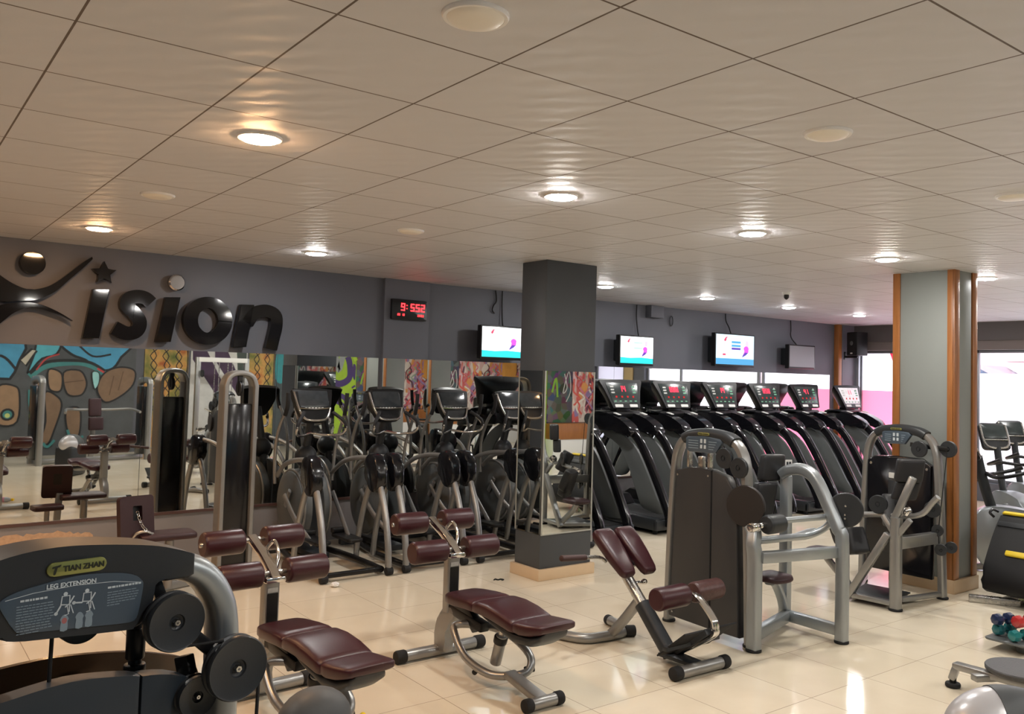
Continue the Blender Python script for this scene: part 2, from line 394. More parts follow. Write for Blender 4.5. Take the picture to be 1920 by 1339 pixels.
def window(n, y0, y1, panes, mull=()):
    g = G(); xf = X1+.12
    for a, c, z0, z1 in ((y0, y0+.06, .3, 2.47), (y1-.06, y1, .3, 2.47), (y0, y1, .3, .36), (y0, y1, 2.42, 2.47)): g.boxb(xf-.03, xf+.03, a, c, z0, z1, .004)
    for y in mull: g.boxb(xf-.03, xf+.03, y-.03, y+.03, .36, 2.42, .004)
    w = struct('window_%d' % n, g, FR)
    for nm, mt, a, c, z0, z1 in panes:
        g = G(); g.flat([(a, z0), (c, z0), (c, z1), (a, z1)], (xf, 0, 0), (0, 1, 0), (0, 0, 1)); struct(nm, g, mt, w)
    return w
w1 = window(1, 6.9, 8.98, [('frosted_pane', FROST, 6.96, 8.92, 1.74, 2.42), ('red_film_pane', PINK, 6.96, 8.92, .36, 1.74)])
g = G().flat([(8.22, 2.42), (8.37, 2.42), (8.25, 2.1)], (X1+.105, 0, 0), (0, 1, 0), (0, 0, 1)); tag(obj('pennant', g, REDF), 'small red triangular pennant hanging in the top of the red-filmed window', 'pennant')
window(2, 3.65, 6.84, [('frosted_pane', FROST, 3.71, 6.78, .36, 2.08), ('clear_pane', M['clear'], 3.71, 6.78, 2.08, 2.42)], (4.7,))
window(3, 1.9, 2.95, [('curtain_pane', CURT, 1.96, 2.89, .36, 2.42)])
g = G().boxb(X1-.03, X1, 3.0, 3.3, 1.3, 2.3, .004); tag(obj('notice_board', g, mat('tan board', (.45, .33, .16), .6)), 'tan notice board between the windows, seen in the mirror above the first treadmill', 'notice board')
g = G().boxb(13.76, 13.86, 8.93, 9.03, 0, H_CEIL, .004); struct('trim_2', g, M['wood'])
g = G().boxb(13.92, 14.42, 8.96, 9.1, 0, H_CEIL, .004); struct('trim_3', g, mat('blue grey post', (.16, .16, .19), .5))
# pale corner frame beside the first window
g = G().boxb(14.32, 14.38, 8.88, 8.94, .2, 2.5, .003); struct('trim_4', g, M['silver_cool'])

# outside: a raised street, a wall across it and a parked car
STZ = 1.05
g = G().boxb(16.2, 40, -15, 30, 0, STZ); g2 = mat('asphalt', (.25, .25, .26), .9, var=.2); o = struct('street', g, g2)
g = G().boxb(27, 28, -15, 34, STZ, 9)
for k in range(12): g.boxb(26.9, 27, -14+4*k, -12.2+4*k, STZ+1.6, STZ+3.2, .02)
tag(obj('building', g, mat('pink plaster facade', (.75, .5, .52), .8, var=.1)), 'pale pink building across the street, seen through the clear glass strip', 'building')
car = thing('car', 'dark blue car parked outside, seen over the frosted glass by the wooden pillar', 'car', (19.2, 9.65, STZ))
cb = [(-2.0, .25), (2.0, .25), (2.05, .62), (1.2, .8), (.6, 1.25), (-.9, 1.28), (-1.6, .85), (-2.05, .75)]
g = G().prism([(x, z) for x, z in cb], (19.2+.8, 9.65, STZ), (0, 1, 0), (0, 0, 1), -1.6, 0, .06); obj('body', g, mat('dark blue car paint', (.03, .04, .09), .2, .3, coat=.5), car)
g = G().prism([(.5, .85), (.35, 1.18), (-.75, 1.2), (-1.3, .87)], (19.2-.81, 9.65, STZ), (0, 1, 0), (0, 0, 1), -.02, .0); obj('side_window', g, mat('car glass', (.2, .3, .42), .05), car)
for sy in (-1.3, 1.3):
    for sx in (-.8, .62):
        g = G().cyl((19.2+sx, 9.65+sy, STZ+.32), (19.2+sx+.2, 9.65+sy, STZ+.32), .32, .03); obj('wheel', g, M['rubber'], car)

# columns
g = G().boxb(4.86, 5.47, 6.18, 6.56, .10, H_CEIL, .006); c1 = struct('column', g, M['colgrey'])
g = G().boxb(4.83, 5.5, 6.15, 6.59, 0, .10, .004); struct('plinth', g, M['plinth'], c1)
EDGE = mat('mirror edge strip', (.55, .56, .53), .35, .6)
for lb, bx, ed in (('tall mirror on the grey column face turned towards the treadmills and the benches', (4.868, 5.462, 6.172, 6.18, .41, 1.895), [(4.862, 4.874, 6.168, 6.178, .41, 1.895), (5.456, 5.468, 6.168, 6.178, .41, 1.895), (4.862, 5.468, 6.168, 6.178, .402, .412)]),
                   ('narrow tall mirror on the grey column face turned towards the ellipticals', (4.852, 4.86, 6.188, 6.552, .41, 1.895), [(4.848, 4.858, 6.546, 6.556, .41, 1.895)]),
                   ('mirror on the back of the grey column, seen reflected beside the first elliptical', (4.868, 5.462, 6.56, 6.568, .41, 1.895), [(4.862, 4.874, 6.562, 6.572, .41, 1.895)])):
    g = G().boxb(*bx); o = tag(obj('column_mirror', g, M['mirror']), lb, 'mirror', 'mirrors on the grey column')
    g = G()
    for e in ed: g.boxb(*e)
    obj('edge_strip', g, EDGE, o)
g = G().boxb(7.74, 8.14, 3.85, 4.42, .12, H_CEIL, .004); c2 = struct('column', g, M['colpale'])
g = G().boxb(7.71, 8.17, 3.82, 4.45, 0, .12, .004); struct('plinth', g, M['plinth'], c2)
for bx in ((7.722, 7.742, 3.835, 3.90, .12, H_CEIL), (7.722, 7.82, 3.832, 3.852, .12, H_CEIL), (7.722, 7.742, 4.36, 4.43, .12, H_CEIL), (8.07, 8.158, 3.832, 3.852, .12, H_CEIL), (8.138, 8.158, 3.835, 3.92, .12, H_CEIL)):
    g = G().boxb(*bx, .003); struct('wood_trim', g, M['wood'], c2)

# ceiling lights on a 1.8 m grid
LENS = {}
for k, c, s in (('white', (1.0, .95, .87), 1), ('cool', (1.0, .985, .96), 1), ('warm', (1.0, .56, .27), 1)): LENS[k] = emat(k + ' lamp', c, LAMP*s)
LENS['off'] = mat('unlit lamp lens', (.80, .76, .68), .4)
RING = mat('white lamp ring', (.78, .77, .76), .35); GLOWR = RING
def lamp(x, y, kind, label, group='round recessed ceiling lights'):
    t = thing('ceiling_light', label, 'ceiling light', (x, y, H_CEIL), group)
    g = G().lathe((x, y, H_CEIL), (0, 0, -1), [(0, .102), (.004, .102), (.012, .097), (.012, .087), (.003, .084)], 40, caps=False); obj('trim_ring', g, RING, t)
    g = G().lathe((x, y, H_CEIL-.001), (0, 0, -1), [(0, .086), (.010, .086), (.019, .076), (.023, .045), (.024, .002)], 40); obj('lens', g, LENS[kind], t)
LX = [1.37, 3.17, 4.95, 6.74, 8.52, 10.25, 12.04]
for i, lb in enumerate(['warm orange ceiling light nearest the camera, left of the room', 'lit white ceiling light in front of the grey column', 'brightest lit ceiling light between the two columns', 'lit ceiling light just before the wooden-edged pillar', 'lit ceiling light just right of the wooden-edged pillar']):
    lamp(LX[i], 3.92, ['warm', 'white', 'cool', 'white', 'cool'][i], lb)
for i, lb in ((0, 'warm orange ceiling light over the black wall sign'), (1, 'lit white ceiling light between the wall sign and the red clock'), (3, 'lit ceiling light beside the grey column top, over the first screens'), (4, 'lit ceiling light above the treadmills, left of the smoke detector'), (5, 'lit ceiling light straight below the smoke detector'), (6, 'farthest lit ceiling light, near the black wall speaker')):
    lamp(LX[i], 7.46, 'warm' if i == 0 else 'cool', lb)
for i, lb in ((0, 'unlit ceiling light at the top edge above the middle of the room'), (1, 'unlit ceiling light overhead in the right half of the ceiling'), (2, 'unlit ceiling light cut by the right edge of the photo')): lamp(LX[i], 2.12, 'off', lb)
for i, lb in ((0, 'unlit ceiling light between the two warm orange lights'), (1, 'unlit ceiling light above the red clock')): lamp(LX[i], 5.71, 'off', lb)
for x, y, k in [(-.43, 3.92, 'white'), (-.43, 7.46, 'warm'), (1.37, .32, 'cool'), (3.17, .32, 'white'), (4.95, .32, 'cool'), (6.74, .32, 'white'), (8.52, .32, 'cool'), (10.25, .32, 'cool'), (10.25, 3.92, 'cool'), (12.04, 3.92, 'cool'), (12.04, .32, 'cool')]:
    lamp(x, y, k, 'lit ceiling light of the part of the room outside the photo', 'ceiling lights outside the photo')
t = thing('smoke_detector', 'small dark smoke detector hanging from the ceiling over the treadmills', 'smoke detector', (8.54, 6.25, H_CEIL))
g = G().lathe((8.54, 6.25, H_CEIL), (0, 0, -1), [(0, .05), (.02, .05), (.03, .045)], 24); obj('base', g, M['white'], t)
g = G().lathe((8.54, 6.25, H_CEIL-.03), (0, 0, -1), [(0, .03), (.03, .032), (.05, .02), (.06, .005)], 24); obj('sensor', g, M['black'], t)
# ------------------------------------------------------------------ things on the walls
M['signblack'] = mat('gloss black sign face', (.006, .006, .007), .05, 0, .35)
M['signchrome'] = mat('chrome sign dot', (.5, .5, .52), .12, 1)
def stroke(pts, w, k=5):
    P = catmull([V((x, y, 0)) for x, y in pts], k); L = []; R = []
    ws = w if isinstance(w, (list, tuple)) else [w]*len(pts)
    for i, p in enumerate(P):
        t = (P[min(i+1, len(P)-1)]-P[max(i-1, 0)]).normalized(); n = V((-t.y, t.x, 0))
        f = i/(len(P)-1)*(len(ws)-1); a = int(min(f, len(ws)-2)); ww = ws[a]+(ws[a+1]-ws[a])*(f-a)
        L.append((p.x+n.x*ww/2, p.y+n.y*ww/2)); R.append((p.x-n.x*ww/2, p.y-n.y*ww/2))
    return L + R[::-1]
def on_wall(g, pts, w0, w1, bev=.004):
    g.prism([(x-3, z) for x, z in pts], WO, WEX, WEY, w0, w1, bev, 1); return g
def sign(name, label, shapes, m=None, w0=.02, w1=.085):
    g = G()
    for s in shapes: on_wall(g, s, w0, w1)
    return tag(obj(name, g, m or M['signblack'], flat=True), label, 'sign letter' if name == 'sign_letter' else 'sign', 'black wall sign')
fig = thing('sign_figure', 'big black stylised figure with raised arms at the left of the wall sign', 'sign', wpt(1.05, 0, 2.4), 'black wall sign')
g = on_wall(G(), circ(1.068, 2.708, .10, 32), .02, .085); obj('head', g, M['signblack'], fig, flat=True)
up = cat2([(.62, 2.79), (.74, 2.66), (.842, 2.57), (.95, 2.505), (1.06, 2.476), (1.181, 2.509), (1.27, 2.57), (1.36, 2.655), (1.45, 2.745), (1.535, 2.815)], 4, False)
lo = cat2([(1.54, 2.795), (1.46, 2.70), (1.353, 2.584), (1.27, 2.49), (1.185, 2.427), (1.11, 2.39), (1.034, 2.378), (.95, 2.366), (.853, 2.356), (.72, 2.42), (.62, 2.6), (.6, 2.78)], 4, False)
g = on_wall(G(), up+lo, .02, .085); obj('raised_arms', g, M['signblack'], fig, flat=True)
up = cat2([(.70, 2.20), (.78, 2.28), (.855, 2.328), (.952, 2.352), (1.069, 2.363), (1.16, 2.348), (1.242, 2.317), (1.33, 2.272), (1.402, 2.228)], 4, False)
lo = cat2([(1.402, 2.222), (1.31, 2.27), (1.226, 2.296), (1.15, 2.318), (1.07, 2.325), (.956, 2.272), (.862, 2.181), (.78, 2.1), (.70, 2.05)], 4, False)
g = on_wall(G(), up+lo, .02, .085); obj('swept_leg', g, M['signblack'], fig, flat=True)
st = []
for i in range(10):
    a = math.radians(92+36*i); r = .108 if i % 2 == 0 else .046; st.append((1.643+r*math.cos(a), 2.678+r*math.sin(a)))
sign('sign_star', 'small black star above the first letter of the wall sign', [st])
sign('sign_letter', 'slanted black letter i under the star on the wall sign', [[(1.554, 2.522), (1.693, 2.534), (1.627, 2.08), (1.488, 2.072)]])
sign('sign_letter', 'black letter s of the wall sign', [stroke([(2.06, 2.435), (2.01, 2.475), (1.94, 2.486), (1.865, 2.46), (1.85, 2.39), (1.915, 2.33), (1.968, 2.25), (1.945, 2.165), (1.86, 2.138), (1.75, 2.185)], .125)])
i2 = sign('sign_letter', 'black letter i with a round chrome dot on the wall sign', [[(2.19, 2.501), (2.328, 2.511), (2.257, 2.075), (2.118, 2.066)]])
ORG[i2.name] = V((0, 0, 0))
g = on_wall(G(), circ(2.29, 2.65, .078, 32), .02, .09, .012); d = obj('dot', g, M['signchrome'], i2, flat=True); d['label'] = 'round chrome dot'
oo = circ(2.603, 2.301, .240, 40, .236); ii = circ(2.601, 2.304, .098, 32, .126)
sign('sign_letter', 'black letter o of the wall sign', [oo + [oo[0]] + [ii[0]] + ii[:0:-1] + [ii[0]]])
sign('sign_letter', 'last black letter n of the wall sign', [[(2.925, 2.485), (3.062, 2.492), (2.998, 2.058), (2.86, 2.05)], stroke([(3.0, 2.30), (3.07, 2.405), (3.19, 2.44), (3.295, 2.40), (3.31, 2.29), (3.285, 2.16), (3.262, 2.046)], .128)])

# red digital clock on the pilaster
t = thing('digital_clock', 'black digital wall clock with glowing red digits on the pilaster', 'clock', wpt(4.92, .05, 2.57))
g = G(); g.prism(rrect(4.682-3, 5.158-3, 2.452, 2.688, .012), WO, WEX, WEY, .05, .095, .006); obj('case', g, M['black'], t)
RED = emat('red led', (1.0, .012, .015), 9.0)
SEG = {'9': 'abcdfg', '5': 'acdfg', '2': 'abdeg', '1': 'bc', '0': 'abcdef', '6': 'acdefg', '8': 'abcdefg', '3': 'abcdg', '4': 'bcfg', '7': 'abc'}
def seg7(g, ch, x, z, w, h, s, off, pl=None):
    o, ex, ey = pl or (WO, WEX, WEY)
    q = {'a': (x, x+w, z+h-s, z+h), 'd': (x, x+w, z, z+s), 'g': (x, x+w, z+h/2-s/2, z+h/2+s/2), 'f': (x, x+s, z+h/2, z+h), 'b': (x+w-s, x+w, z+h/2, z+h), 'e': (x, x+s, z, z+h/2), 'c': (x+w-s, x+w, z, z+h/2)}
    for k in SEG[ch]:
        a = q[k]; g.prism([(a[0], a[2]), (a[1], a[2]), (a[1], a[3]), (a[0], a[3])], o, ex, ey, off, off+.002)
for ch, x in (('9', 1.80), ('5', 1.93), ('5', 2.0), ('2', 2.072)): g = G(); seg7(g, ch, x, 2.556, .053, .088, .013, .0955); obj('led_digit', g, RED, t)
g = G()
for zz in (2.578, 2.615): g.prism(rrect(1.873, 1.884, zz, zz+.011, .003), WO, WEX, WEY, .0955, .0975)
obj('led_colon', g, RED, t)
for ch, x in (('0', 1.755), ('5', 1.775), ('1', 1.815), ('8', 1.835), ('2', 2.03), ('6', 2.05), ('8', 2.075), ('1', 2.095)): g = G(); seg7(g, ch, x, 2.498, .014, .024, .005, .0955); obj('small_led_digit', g, RED, t)


# screens on the wall
to_right()
SC = {'white': emat('screen white', (.92, .97, 1.0), 1.9), 'pale': emat('screen pale blue', (.62, .85, 1.0), 1.45), 'cyan': emat('screen cyan', (.05, .78, .80), 1.0), 'blue': emat('screen blue', (.12, .42, .75), 1.0),
      'magenta': emat('screen magenta', (.95, .12, .75), 1.1), 'violet': emat('screen violet', (.16, .08, .5), 1.0), 'red': emat('screen red', (.75, .10, .18), 1.0), 'pink': emat('screen pink', (.95, .55, .8), 1.2), 'green': emat('screen green', (.45, .85, .6), 1.2)}
SCK = list(SC)
def screen(label, x0, x1, z0, z1, style):
    t = thing('wall_screen', label, 'tv', wpt((x0+x1)/2, .2, (z0+z1)/2), 'screens on the upper wall')
    b = .02; u0, u1 = x0-3, x1-3
    g = G(); g.prism(rrect(u0, u1, z0, z1, .012), WO, WEX, WEY, .17, .25, .008); obj('housing', g, M['black'], t)
    g = G(); g.prism(rrect(u0+.12, u1-.12, z0+.06, z1-.06, .02), WO, WEX, WEY, .0, .17, .005); obj('wall_mount', g, M['dark'], t)
    g = G(); g.mi = 0
    P = lambda pts, mi, h: (setattr(g, 'mi', mi), g.flat([(u0+b+(u1-u0-2*b)*x, z0+b+.012+(z1-z0-2*b-.012)*y) for x, y in pts], WO, WEX, WEY, .2505+h))
    if style == 'off':
        P([(0, 0), (1, 0), (1, 1), (0, 1)], 0, 0); obj('display', g, mat('switched off display', (.16, .155, .17), .3, 0, .6), t)  # grey base colour carries the window's reflection on the dark screen
    else:
        i = SCK.index
        P([(0, 0), (1, 0), (1, 1), (0, 1)], i('white') if style != 'busy' else i('pale'), 0)
        P([(0, 0), (1, 0), (1, .2), (.6, .23), (.3, .2), (0, .22)] if style != 'busy' else [(0, 0), (1, 0), (1, .2), (0, .2)], i('cyan') if style != 'busy' else i('blue'), .0004)
        P([(.2, .82), (.25, .92), (.31, .93), (.27, .88), (.26, .80), (.22, .76)], i('red'), .0008)
        dx = 0 if style == 'plain' else (.0 if style == 'mid' else .04)
        P(circ(.75+dx, .55, .07, 16, .09), i('magenta'), .0008)
        P([(.70+dx, .5), (.82+dx, .5), (.80+dx, .40), (.72+dx, .36), (.66+dx, .33), (.69+dx, .42)], i('magenta'), .0009)
        P([(.72+dx, .43), (.80+dx, .42), (.75+dx, .34), (.64+dx, .25), (.66+dx, .33)], i('violet'), .0012)
        if style == 'mid':
            for y in (.75, .55): P([(.4, y), (.66, y), (.66, y+.05), (.4, y+.05)], i('green'), .0008)
            P([(.74, .66), (.82, .66), (.82, .85), (.74, .85)], i('pink'), .0007)
        if style == 'busy':
            for y, c in ((.72, 'blue'), (.6, 'blue'), (.5, 'violet')): P([(.4, y), (.64, y), (.64, y+.07), (.4, y+.07)], i(c), .0008)
            P([(.36, .85), (.74, .87), (.74, .90), (.36, .88)], i('pink'), .0008); P([(.76, .62), (.86, .62), (.84, .82), (.78, .82)], i('pink'), .0007)
            P([(.2, .3), (.22, .3), (.22, .74), (.2, .74)], i('pink'), .0008); P([(.17, .3), (.25, .3), (.25, .36), (.17, .36)], i('red'), .0009)
        obj('display', g, [SC[k] for k in SCK], t)
    return t
s1 = screen('lit wall screen with white picture beside the red clock', 5.837, 6.515, 2.03, 2.452, 'plain')
s2 = screen('small lit wall screen above the first treadmill', 8.165, 8.845, 2.025, 2.45, 'mid')
s3 = screen('lit wall screen with pale blue picture above the fourth treadmill', 10.18, 11.14, 2.07, 2.585, 'busy')
s4 = screen('switched-off grey wall screen nearest the window corner', 12.055, 12.80, 2.08, 2.485, 'off')
def cord(label, pts, r=.009):
    g = G().tube([wpt(x, off, z) for x, off, z in pts], r, 8, 4); tag(obj('screen_cord', g, M['rubber']), label, 'cord', 'black cords above the screens')
cord('black cord running straight up from the screen beside the red clock', [(6.30, .03, 2.91), (6.30, .03, 2.7), (6.30, .06, 2.46), (6.3, .14, 2.4)])
cord('short loose black cord dangling left of the first screen cord', [(6.2, .02, 2.91), (6.21, .03, 2.78), (6.17, .03, 2.72), (6.15, .03, 2.66), (6.19, .02, 2.62)])
cord('black cord above the small screen over the first treadmill', [(8.70, .03, 2.91), (8.70, .03, 2.7), (8.70, .08, 2.46), (8.70, .15, 2.4)])
cord('wavy black cord above the pale blue screen', [(10.69, .02, 2.91), (10.69, .03, 2.8), (10.74, .05, 2.7), (10.72, .1, 2.62), (10.72, .15, 2.5)])
cord('curled black cord above the switched-off screen', [(12.40, .03, 2.91), (12.41, .03, 2.75), (12.36, .06, 2.66), (12.41, .06, 2.58), (12.43, .14, 2.48), (12.43, .16, 2.4)])
g = G(); g.prism([(5.91, 2.74), (6.17, 2.74), (6.17, H_CEIL), (5.91, H_CEIL)], WO, WEX, WEY, 0, .12, .004); tag(obj('duct_box', g, M['wallgrey']), 'grey painted box under the ceiling right of the grey column', 'box')
t = thing('wall_hook', 'tiny dark oval ring fixed high on the wall right of the ceiling box', 'hook', wpt(9.44, .02, 2.72))
g = G().tube([wpt(9.44+.035*math.cos(a), .02, 2.72+.075*math.sin(a)) for a in [2*PI*i/14 for i in range(14)]], .008, 8, closed=True); obj('ring', g, M['dark'], t)

# loudspeaker by the window corner
t = thing('wall_speaker', 'black loudspeaker on a bracket high in the corner by the windows', 'speaker', (13.98, 8.70, 2.5))
R = Matrix.Rotation(math.radians(-18), 3, 'Z')
g = G().box((13.98, 8.70, 2.57), (.24, .27, .42), .012, R); obj('cabinet', g, M['black'], t)
gr = G(); gr.prism(rrect(-.118, .118, -.19, .19, .01), V((13.98, 8.70, 2.57)) + R @ V((-.121, 0, 0)), R @ V((0, -1, 0)), (0, 0, 1), 0, .006); obj('grille', gr, M['rubber'], t)
g = G().lathe(V((13.98, 8.70, 2.58)) + R @ V((-.126, 0, 0)), R @ V((-1, 0, 0)), [(0, .04), (.004, .038), (.004, .002)], 20); obj('tweeter', g, M['grey'], t)
g = G().prism(rrect(-.03, .03, -.012, .012, .004), V((13.98, 8.70, 2.40)) + R @ V((-.127, 0, 0)), R @ V((0, -1, 0)), (0, 0, 1), 0, .002); obj('nameplate', g, M['label'], t)
g = G().bar((14.0, 8.96, 2.34), (14.0, 8.70, 2.34), .02, .02); g.box((14.0, 8.955, 2.36), (.06, .02, .14), .004); obj('bracket', g, M['black'], t)

# ------------------------------------------------------------------ painted murals on the wall behind the camera (seen in the mirrors)
MO = V((0, Y0+.014, 0)); MEX = V((-1, 0, 0)); MEY = V((0, 0, 1))
PAL = {}
def pcol(*c):
    k = tuple(c)
    if k not in PAL: PAL[k] = mat('mural paint %d' % len(PAL), c, .6, var=.22, vscale=7)
    return PAL[k]
class Mural:
    def __init__(self, name, label, x0, x1, z0, z1, base, a=1.02, b=.27):
        self.a, self.b = a, b; x0, x1 = a*x0+b, a*x1+b
        self.g = G(); self.mats = []; self.h = .0; self.name, self.label = name, label
        self.mi(base); self.g.prism([(-x1, z0), (-x0, z0), (-x0, z1), (-x1, z1)], MO, MEX, MEY, -.013, 0)
    def mi(self, c):
        m = c if not isinstance(c, tuple) else pcol(*c)
        if m not in self.mats: self.mats.append(m)
        self.g.mi = self.mats.index(m)
    def poly(self, pts, c, sm=4, line=None, lw=.04):
        self.h += .0006; pts = [(self.a*x+self.b, z) for x, z in pts]; q = cat2(pts, sm) if sm else pts; self.mi(c); self.g.flat([(-x, z) for x, z in q], MO, MEX, MEY, self.h)
        if line: self.h += .0006; self.mi(line); self.g.ribbon([(-x, z) for x, z in q], lw, MO, MEX, MEY, self.h)
    def line(self, pts, c, w, sm=5, closed=False):
        self.h += .0006; self.mi(c); pts = [(self.a*x+self.b, z) for x, z in pts]; q = cat2(pts, sm, closed); self.g.ribbon([(-x, z) for x, z in q], w, MO, MEX, MEY, self.h, closed)
    def done(self): return tag(obj(self.name, self.g, self.mats), self.label, 'mural', 'graffiti murals opposite the mirrors')
K = (.012, .013, .015)
BL, BL2, BR, BR2, TL = (.07, .32, .52), (.10, .45, .55), (.20, .125, .075), (.30, .19, .11), (.05, .22, .22)
mu = Mural('graffiti_mural', 'graffiti mural of brown figures under bright blue shapes, reflected below the sign', 1.2, 5.45, 0, 2.5, (.075, .082, .088))
mu.poly([(1.3, 1.5), (2.94, 1.51), (3.18, 1.54), (3.31, 1.88), (3.39, 2.2), (2.94, 2.35), (1.3, 2.4)], BL, 3, K, .05)
mu.poly([(3.45, 1.63), (3.55, 2.0), (3.62, 2.3), (4.0, 2.3), (3.94, 2.02), (3.69, 1.92), (3.52, 1.69)], BL2, 3, K)
mu.poly([(4.03, 2.3), (5.3, 2.3), (5.15, 2.0), (5.0, 1.76), (4.75, 1.72), (4.47, 1.92), (4.2, 2.03)], BL, 3, K, .05)
mu.poly([(3.31, 1.88), (3.5, 2.1), (3.59, 2.07), (3.42, 1.77)], (.5, .47, .38), 0, K)
mu.line([(2.2, 2.2), (2.6, 1.9), (3.0, 1.95), (3.25, 1.7)], K, .05); mu.line([(4.3, 2.25), (4.6, 2.0), (4.95, 2.05)], K, .04)
mu.line([(3.49, 1.56), (3.77, 1.78), (4.26, 1.86), (4.58, 1.81), (4.85, 1.64)], TL, .12); mu.line([(3.49, 1.62), (3.77, 1.85), (4.26, 1.9), (4.58, 1.86), (4.85, 1.7)], K, .06)
mu.line([(3.6, 1.69), (3.76, 1.92), (3.99, 2.02)], (.45, .05, .05), .03); mu.line([(4.7, 1.75), (4.85, 1.66)], (.45, .05, .05), .04)
for q, c in (([(3.56, 1.49), (3.71, 1.52), (3.80, 1.1), (3.78, .79), (3.59, .82)], BR), ([(3.77, 1.24), (3.98, 1.18), (4.08, .98), (3.97, .5), (3.87, .23), (3.73, .28), (3.81, .67)], BR), ([(4.17, .9), (4.41, .92), (4.43, .43), (4.31, .34), (4.19, .55)], BR),
             ([(4.08, 1.65), (4.37, 1.7), (4.5, 1.51), (4.5, 1.33), (4.4, 1.19), (4.16, 1.23)], BR), ([(3.81, 1.7), (4.03, 1.65), (4.07, 1.42), (4.02, 1.27), (3.84, 1.33)], BR2), ([(4.76, 1.54), (4.92, 1.72), (5.19, 1.79), (5.43, 1.71), (5.41, 1.43), (5.19, 1.19), (4.89, 1.05), (4.72, 1.28)], BR),
             ([(2.98, 1.37), (3.22, 1.38), (3.33, 1.24), (3.32, .68), (3.01, .63), (2.8, 1.0)], BR2), ([(2.0, 1.4), (2.5, 1.45), (2.8, 1.0), (2.5, .5), (2.0, .6)], BR)):
    mu.poly(q, c, 4, K, .035)
mu.line([(4.95, 1.2), (5.02, 1.6)], (.12, .07, .04), .02); mu.line([(5.12, 1.3), (5.2, 1.7)], (.12, .07, .04), .02); mu.line([(4.1, 1.45), (4.45, 1.5)], (.12, .07, .04), .02)
mu.poly(circ(3.15, .82, .10, 14), TL, 0, K); mu.poly(circ(3.15, .8, .045, 12), (.5, .6, .2), 0)
mu.poly([(4.6, 1.66), (4.73, 1.66), (4.74, 1.45), (4.66, 1.33)], (.3, .6, .6), 3, K, .02); mu.line([(3.5, 1.3), (3.52, 1.0), (3.62, .7), (3.56, .5)], TL, .05); mu.line([(3.78, .25), (3.86, .17), (3.98, .3)], TL, .05); mu.line([(4.2, .5), (4.3, .3), (4.5, .36)], TL, .05)
mu.done()
m, nt, b = nodes('sprayed yellow orange paint'); tc = nt.nodes.new('ShaderNodeTexCoord'); no = nt.nodes.new('ShaderNodeTexNoise'); no.inputs['Scale'].default_value = 2.6; no.inputs['Detail'].default_value = 3; nt.links.new(tc.outputs['Object'], no.inputs['Vector'])
cr = nt.nodes.new('ShaderNodeValToRGB'); nt.links.new(no.outputs['Fac'], cr.inputs[0]); e = cr.color_ramp.elements
e[0].position = .32; e[0].color = (.10, .13, .02, 1); e[1].position = .7; e[1].color = (.38, .10, .02, 1)
for p, c in ((.45, (.30, .24, .06, 1)), (.56, (.55, .30, .08, 1))): x = cr.color_ramp.elements.new(p); x.color = c
nt.links.new(cr.outputs[0], b.inputs['Base Color']); b.inputs['Roughness'].default_value = .6; SPRAY = m
def chain(label, x0, x1):
    mu = Mural('graffiti_mural', label, x0, x1, 0, 2.5, SPRAY)
    n = int((x1-x0)/.26)+1
    for k in range(n):
        for s in (0, 1):
            pts = []
            for i in range(9):
                z = 2.45-i*.2; pts.append((min(x1-.02, max(x0+.02, x0+.13+k*.26 + (.13 if (i+s) % 2 else 0)+.02*math.sin(i*2.1+k))), z))
            mu.line(pts, K, .022, 3)
    mu.done()
chain('orange and green graffiti mural with a black chain-link pattern left of the tower', 5.62, 6.55); chain('orange graffiti mural with a black chain-link pattern right of the tower', 7.95, 8.58)
mu = Mural('graffiti_mural', 'white mural with dark purple diagonal bars, reflected between the two tower images', 6.6, 7.9, 0, 2.5, (.62, .62, .60))
for a in (6.62, 7.12): mu.poly([(a, 2.45), (a+.2, 2.45), (min(7.88, a+.85), 1.25), (min(7.7, a+.55), 1.25), (a+.02, 2.0)], (.06, .03, .07), 0)
mu.poly([(7.62, 2.45), (7.88, 2.45), (7.88, 1.7), (7.7, 1.5)], (.05, .07, .06), 0); mu.done()
mu = Mural('graffiti_mural', 'dark teal mural with pale scribbled lines, reflected above the first elliptical', 8.6, 9.72, 0, 2.5, (.045, .06, .065))
mu.poly([(8.62, 2.2), (8.85, 2.25), (8.9, 1.8), (8.8, 1.5), (8.62, 1.6)], (.03, .25, .28), 3)
mu.line([(9.1, 1.95), (9.15, 2.1), (9.2, 1.9), (9.28, 2.1), (9.34, 1.95), (9.4, 2.05), (9.46, 1.92)], (.4, .42, .4), .02); mu.line([(9.0, 1.8), (9.2, 1.78), (9.4, 1.82)], (.3, .35, .2), .02); mu.poly([(9.5, 2.0), (9.68, 2.1), (9.7, 1.4), (9.5, 1.5)], (.03, .02, .06), 3); mu.done()
mu = Mural('graffiti_mural', 'lime green graffiti mural with purple curls, reflected behind the ellipticals', 9.72, 10.82, 0, 2.5, (.30, .47, .03))
PU, GY, LG = (.055, .03, .13), (.28, .30, .30), (.42, .62, .05)
mu.line([(9.85, 2.2), (10.1, 2.15), (10.02, 1.85), (10.12, 1.6), (10.35, 1.5), (10.62, 1.65), (10.62, 2.0), (10.55, 2.2)], PU, .17); mu.line([(10.2, 2.25), (10.3, 1.85), (10.42, 2.25)], GY, .16)
mu.line([(9.82, 1.75), (9.98, 1.5), (10.15, 1.3), (10.5, 1.15), (10.6, .95)], PU, .13); mu.poly([(10.72, 1.7), (10.72, 2.0), (10.8, 1.97), (10.8, 1.75), (10.8, 1.68), (10.78, 1.6)], PU, 4); mu.line([(10.75, 2.2), (10.8, 2.1)], LG, .1)
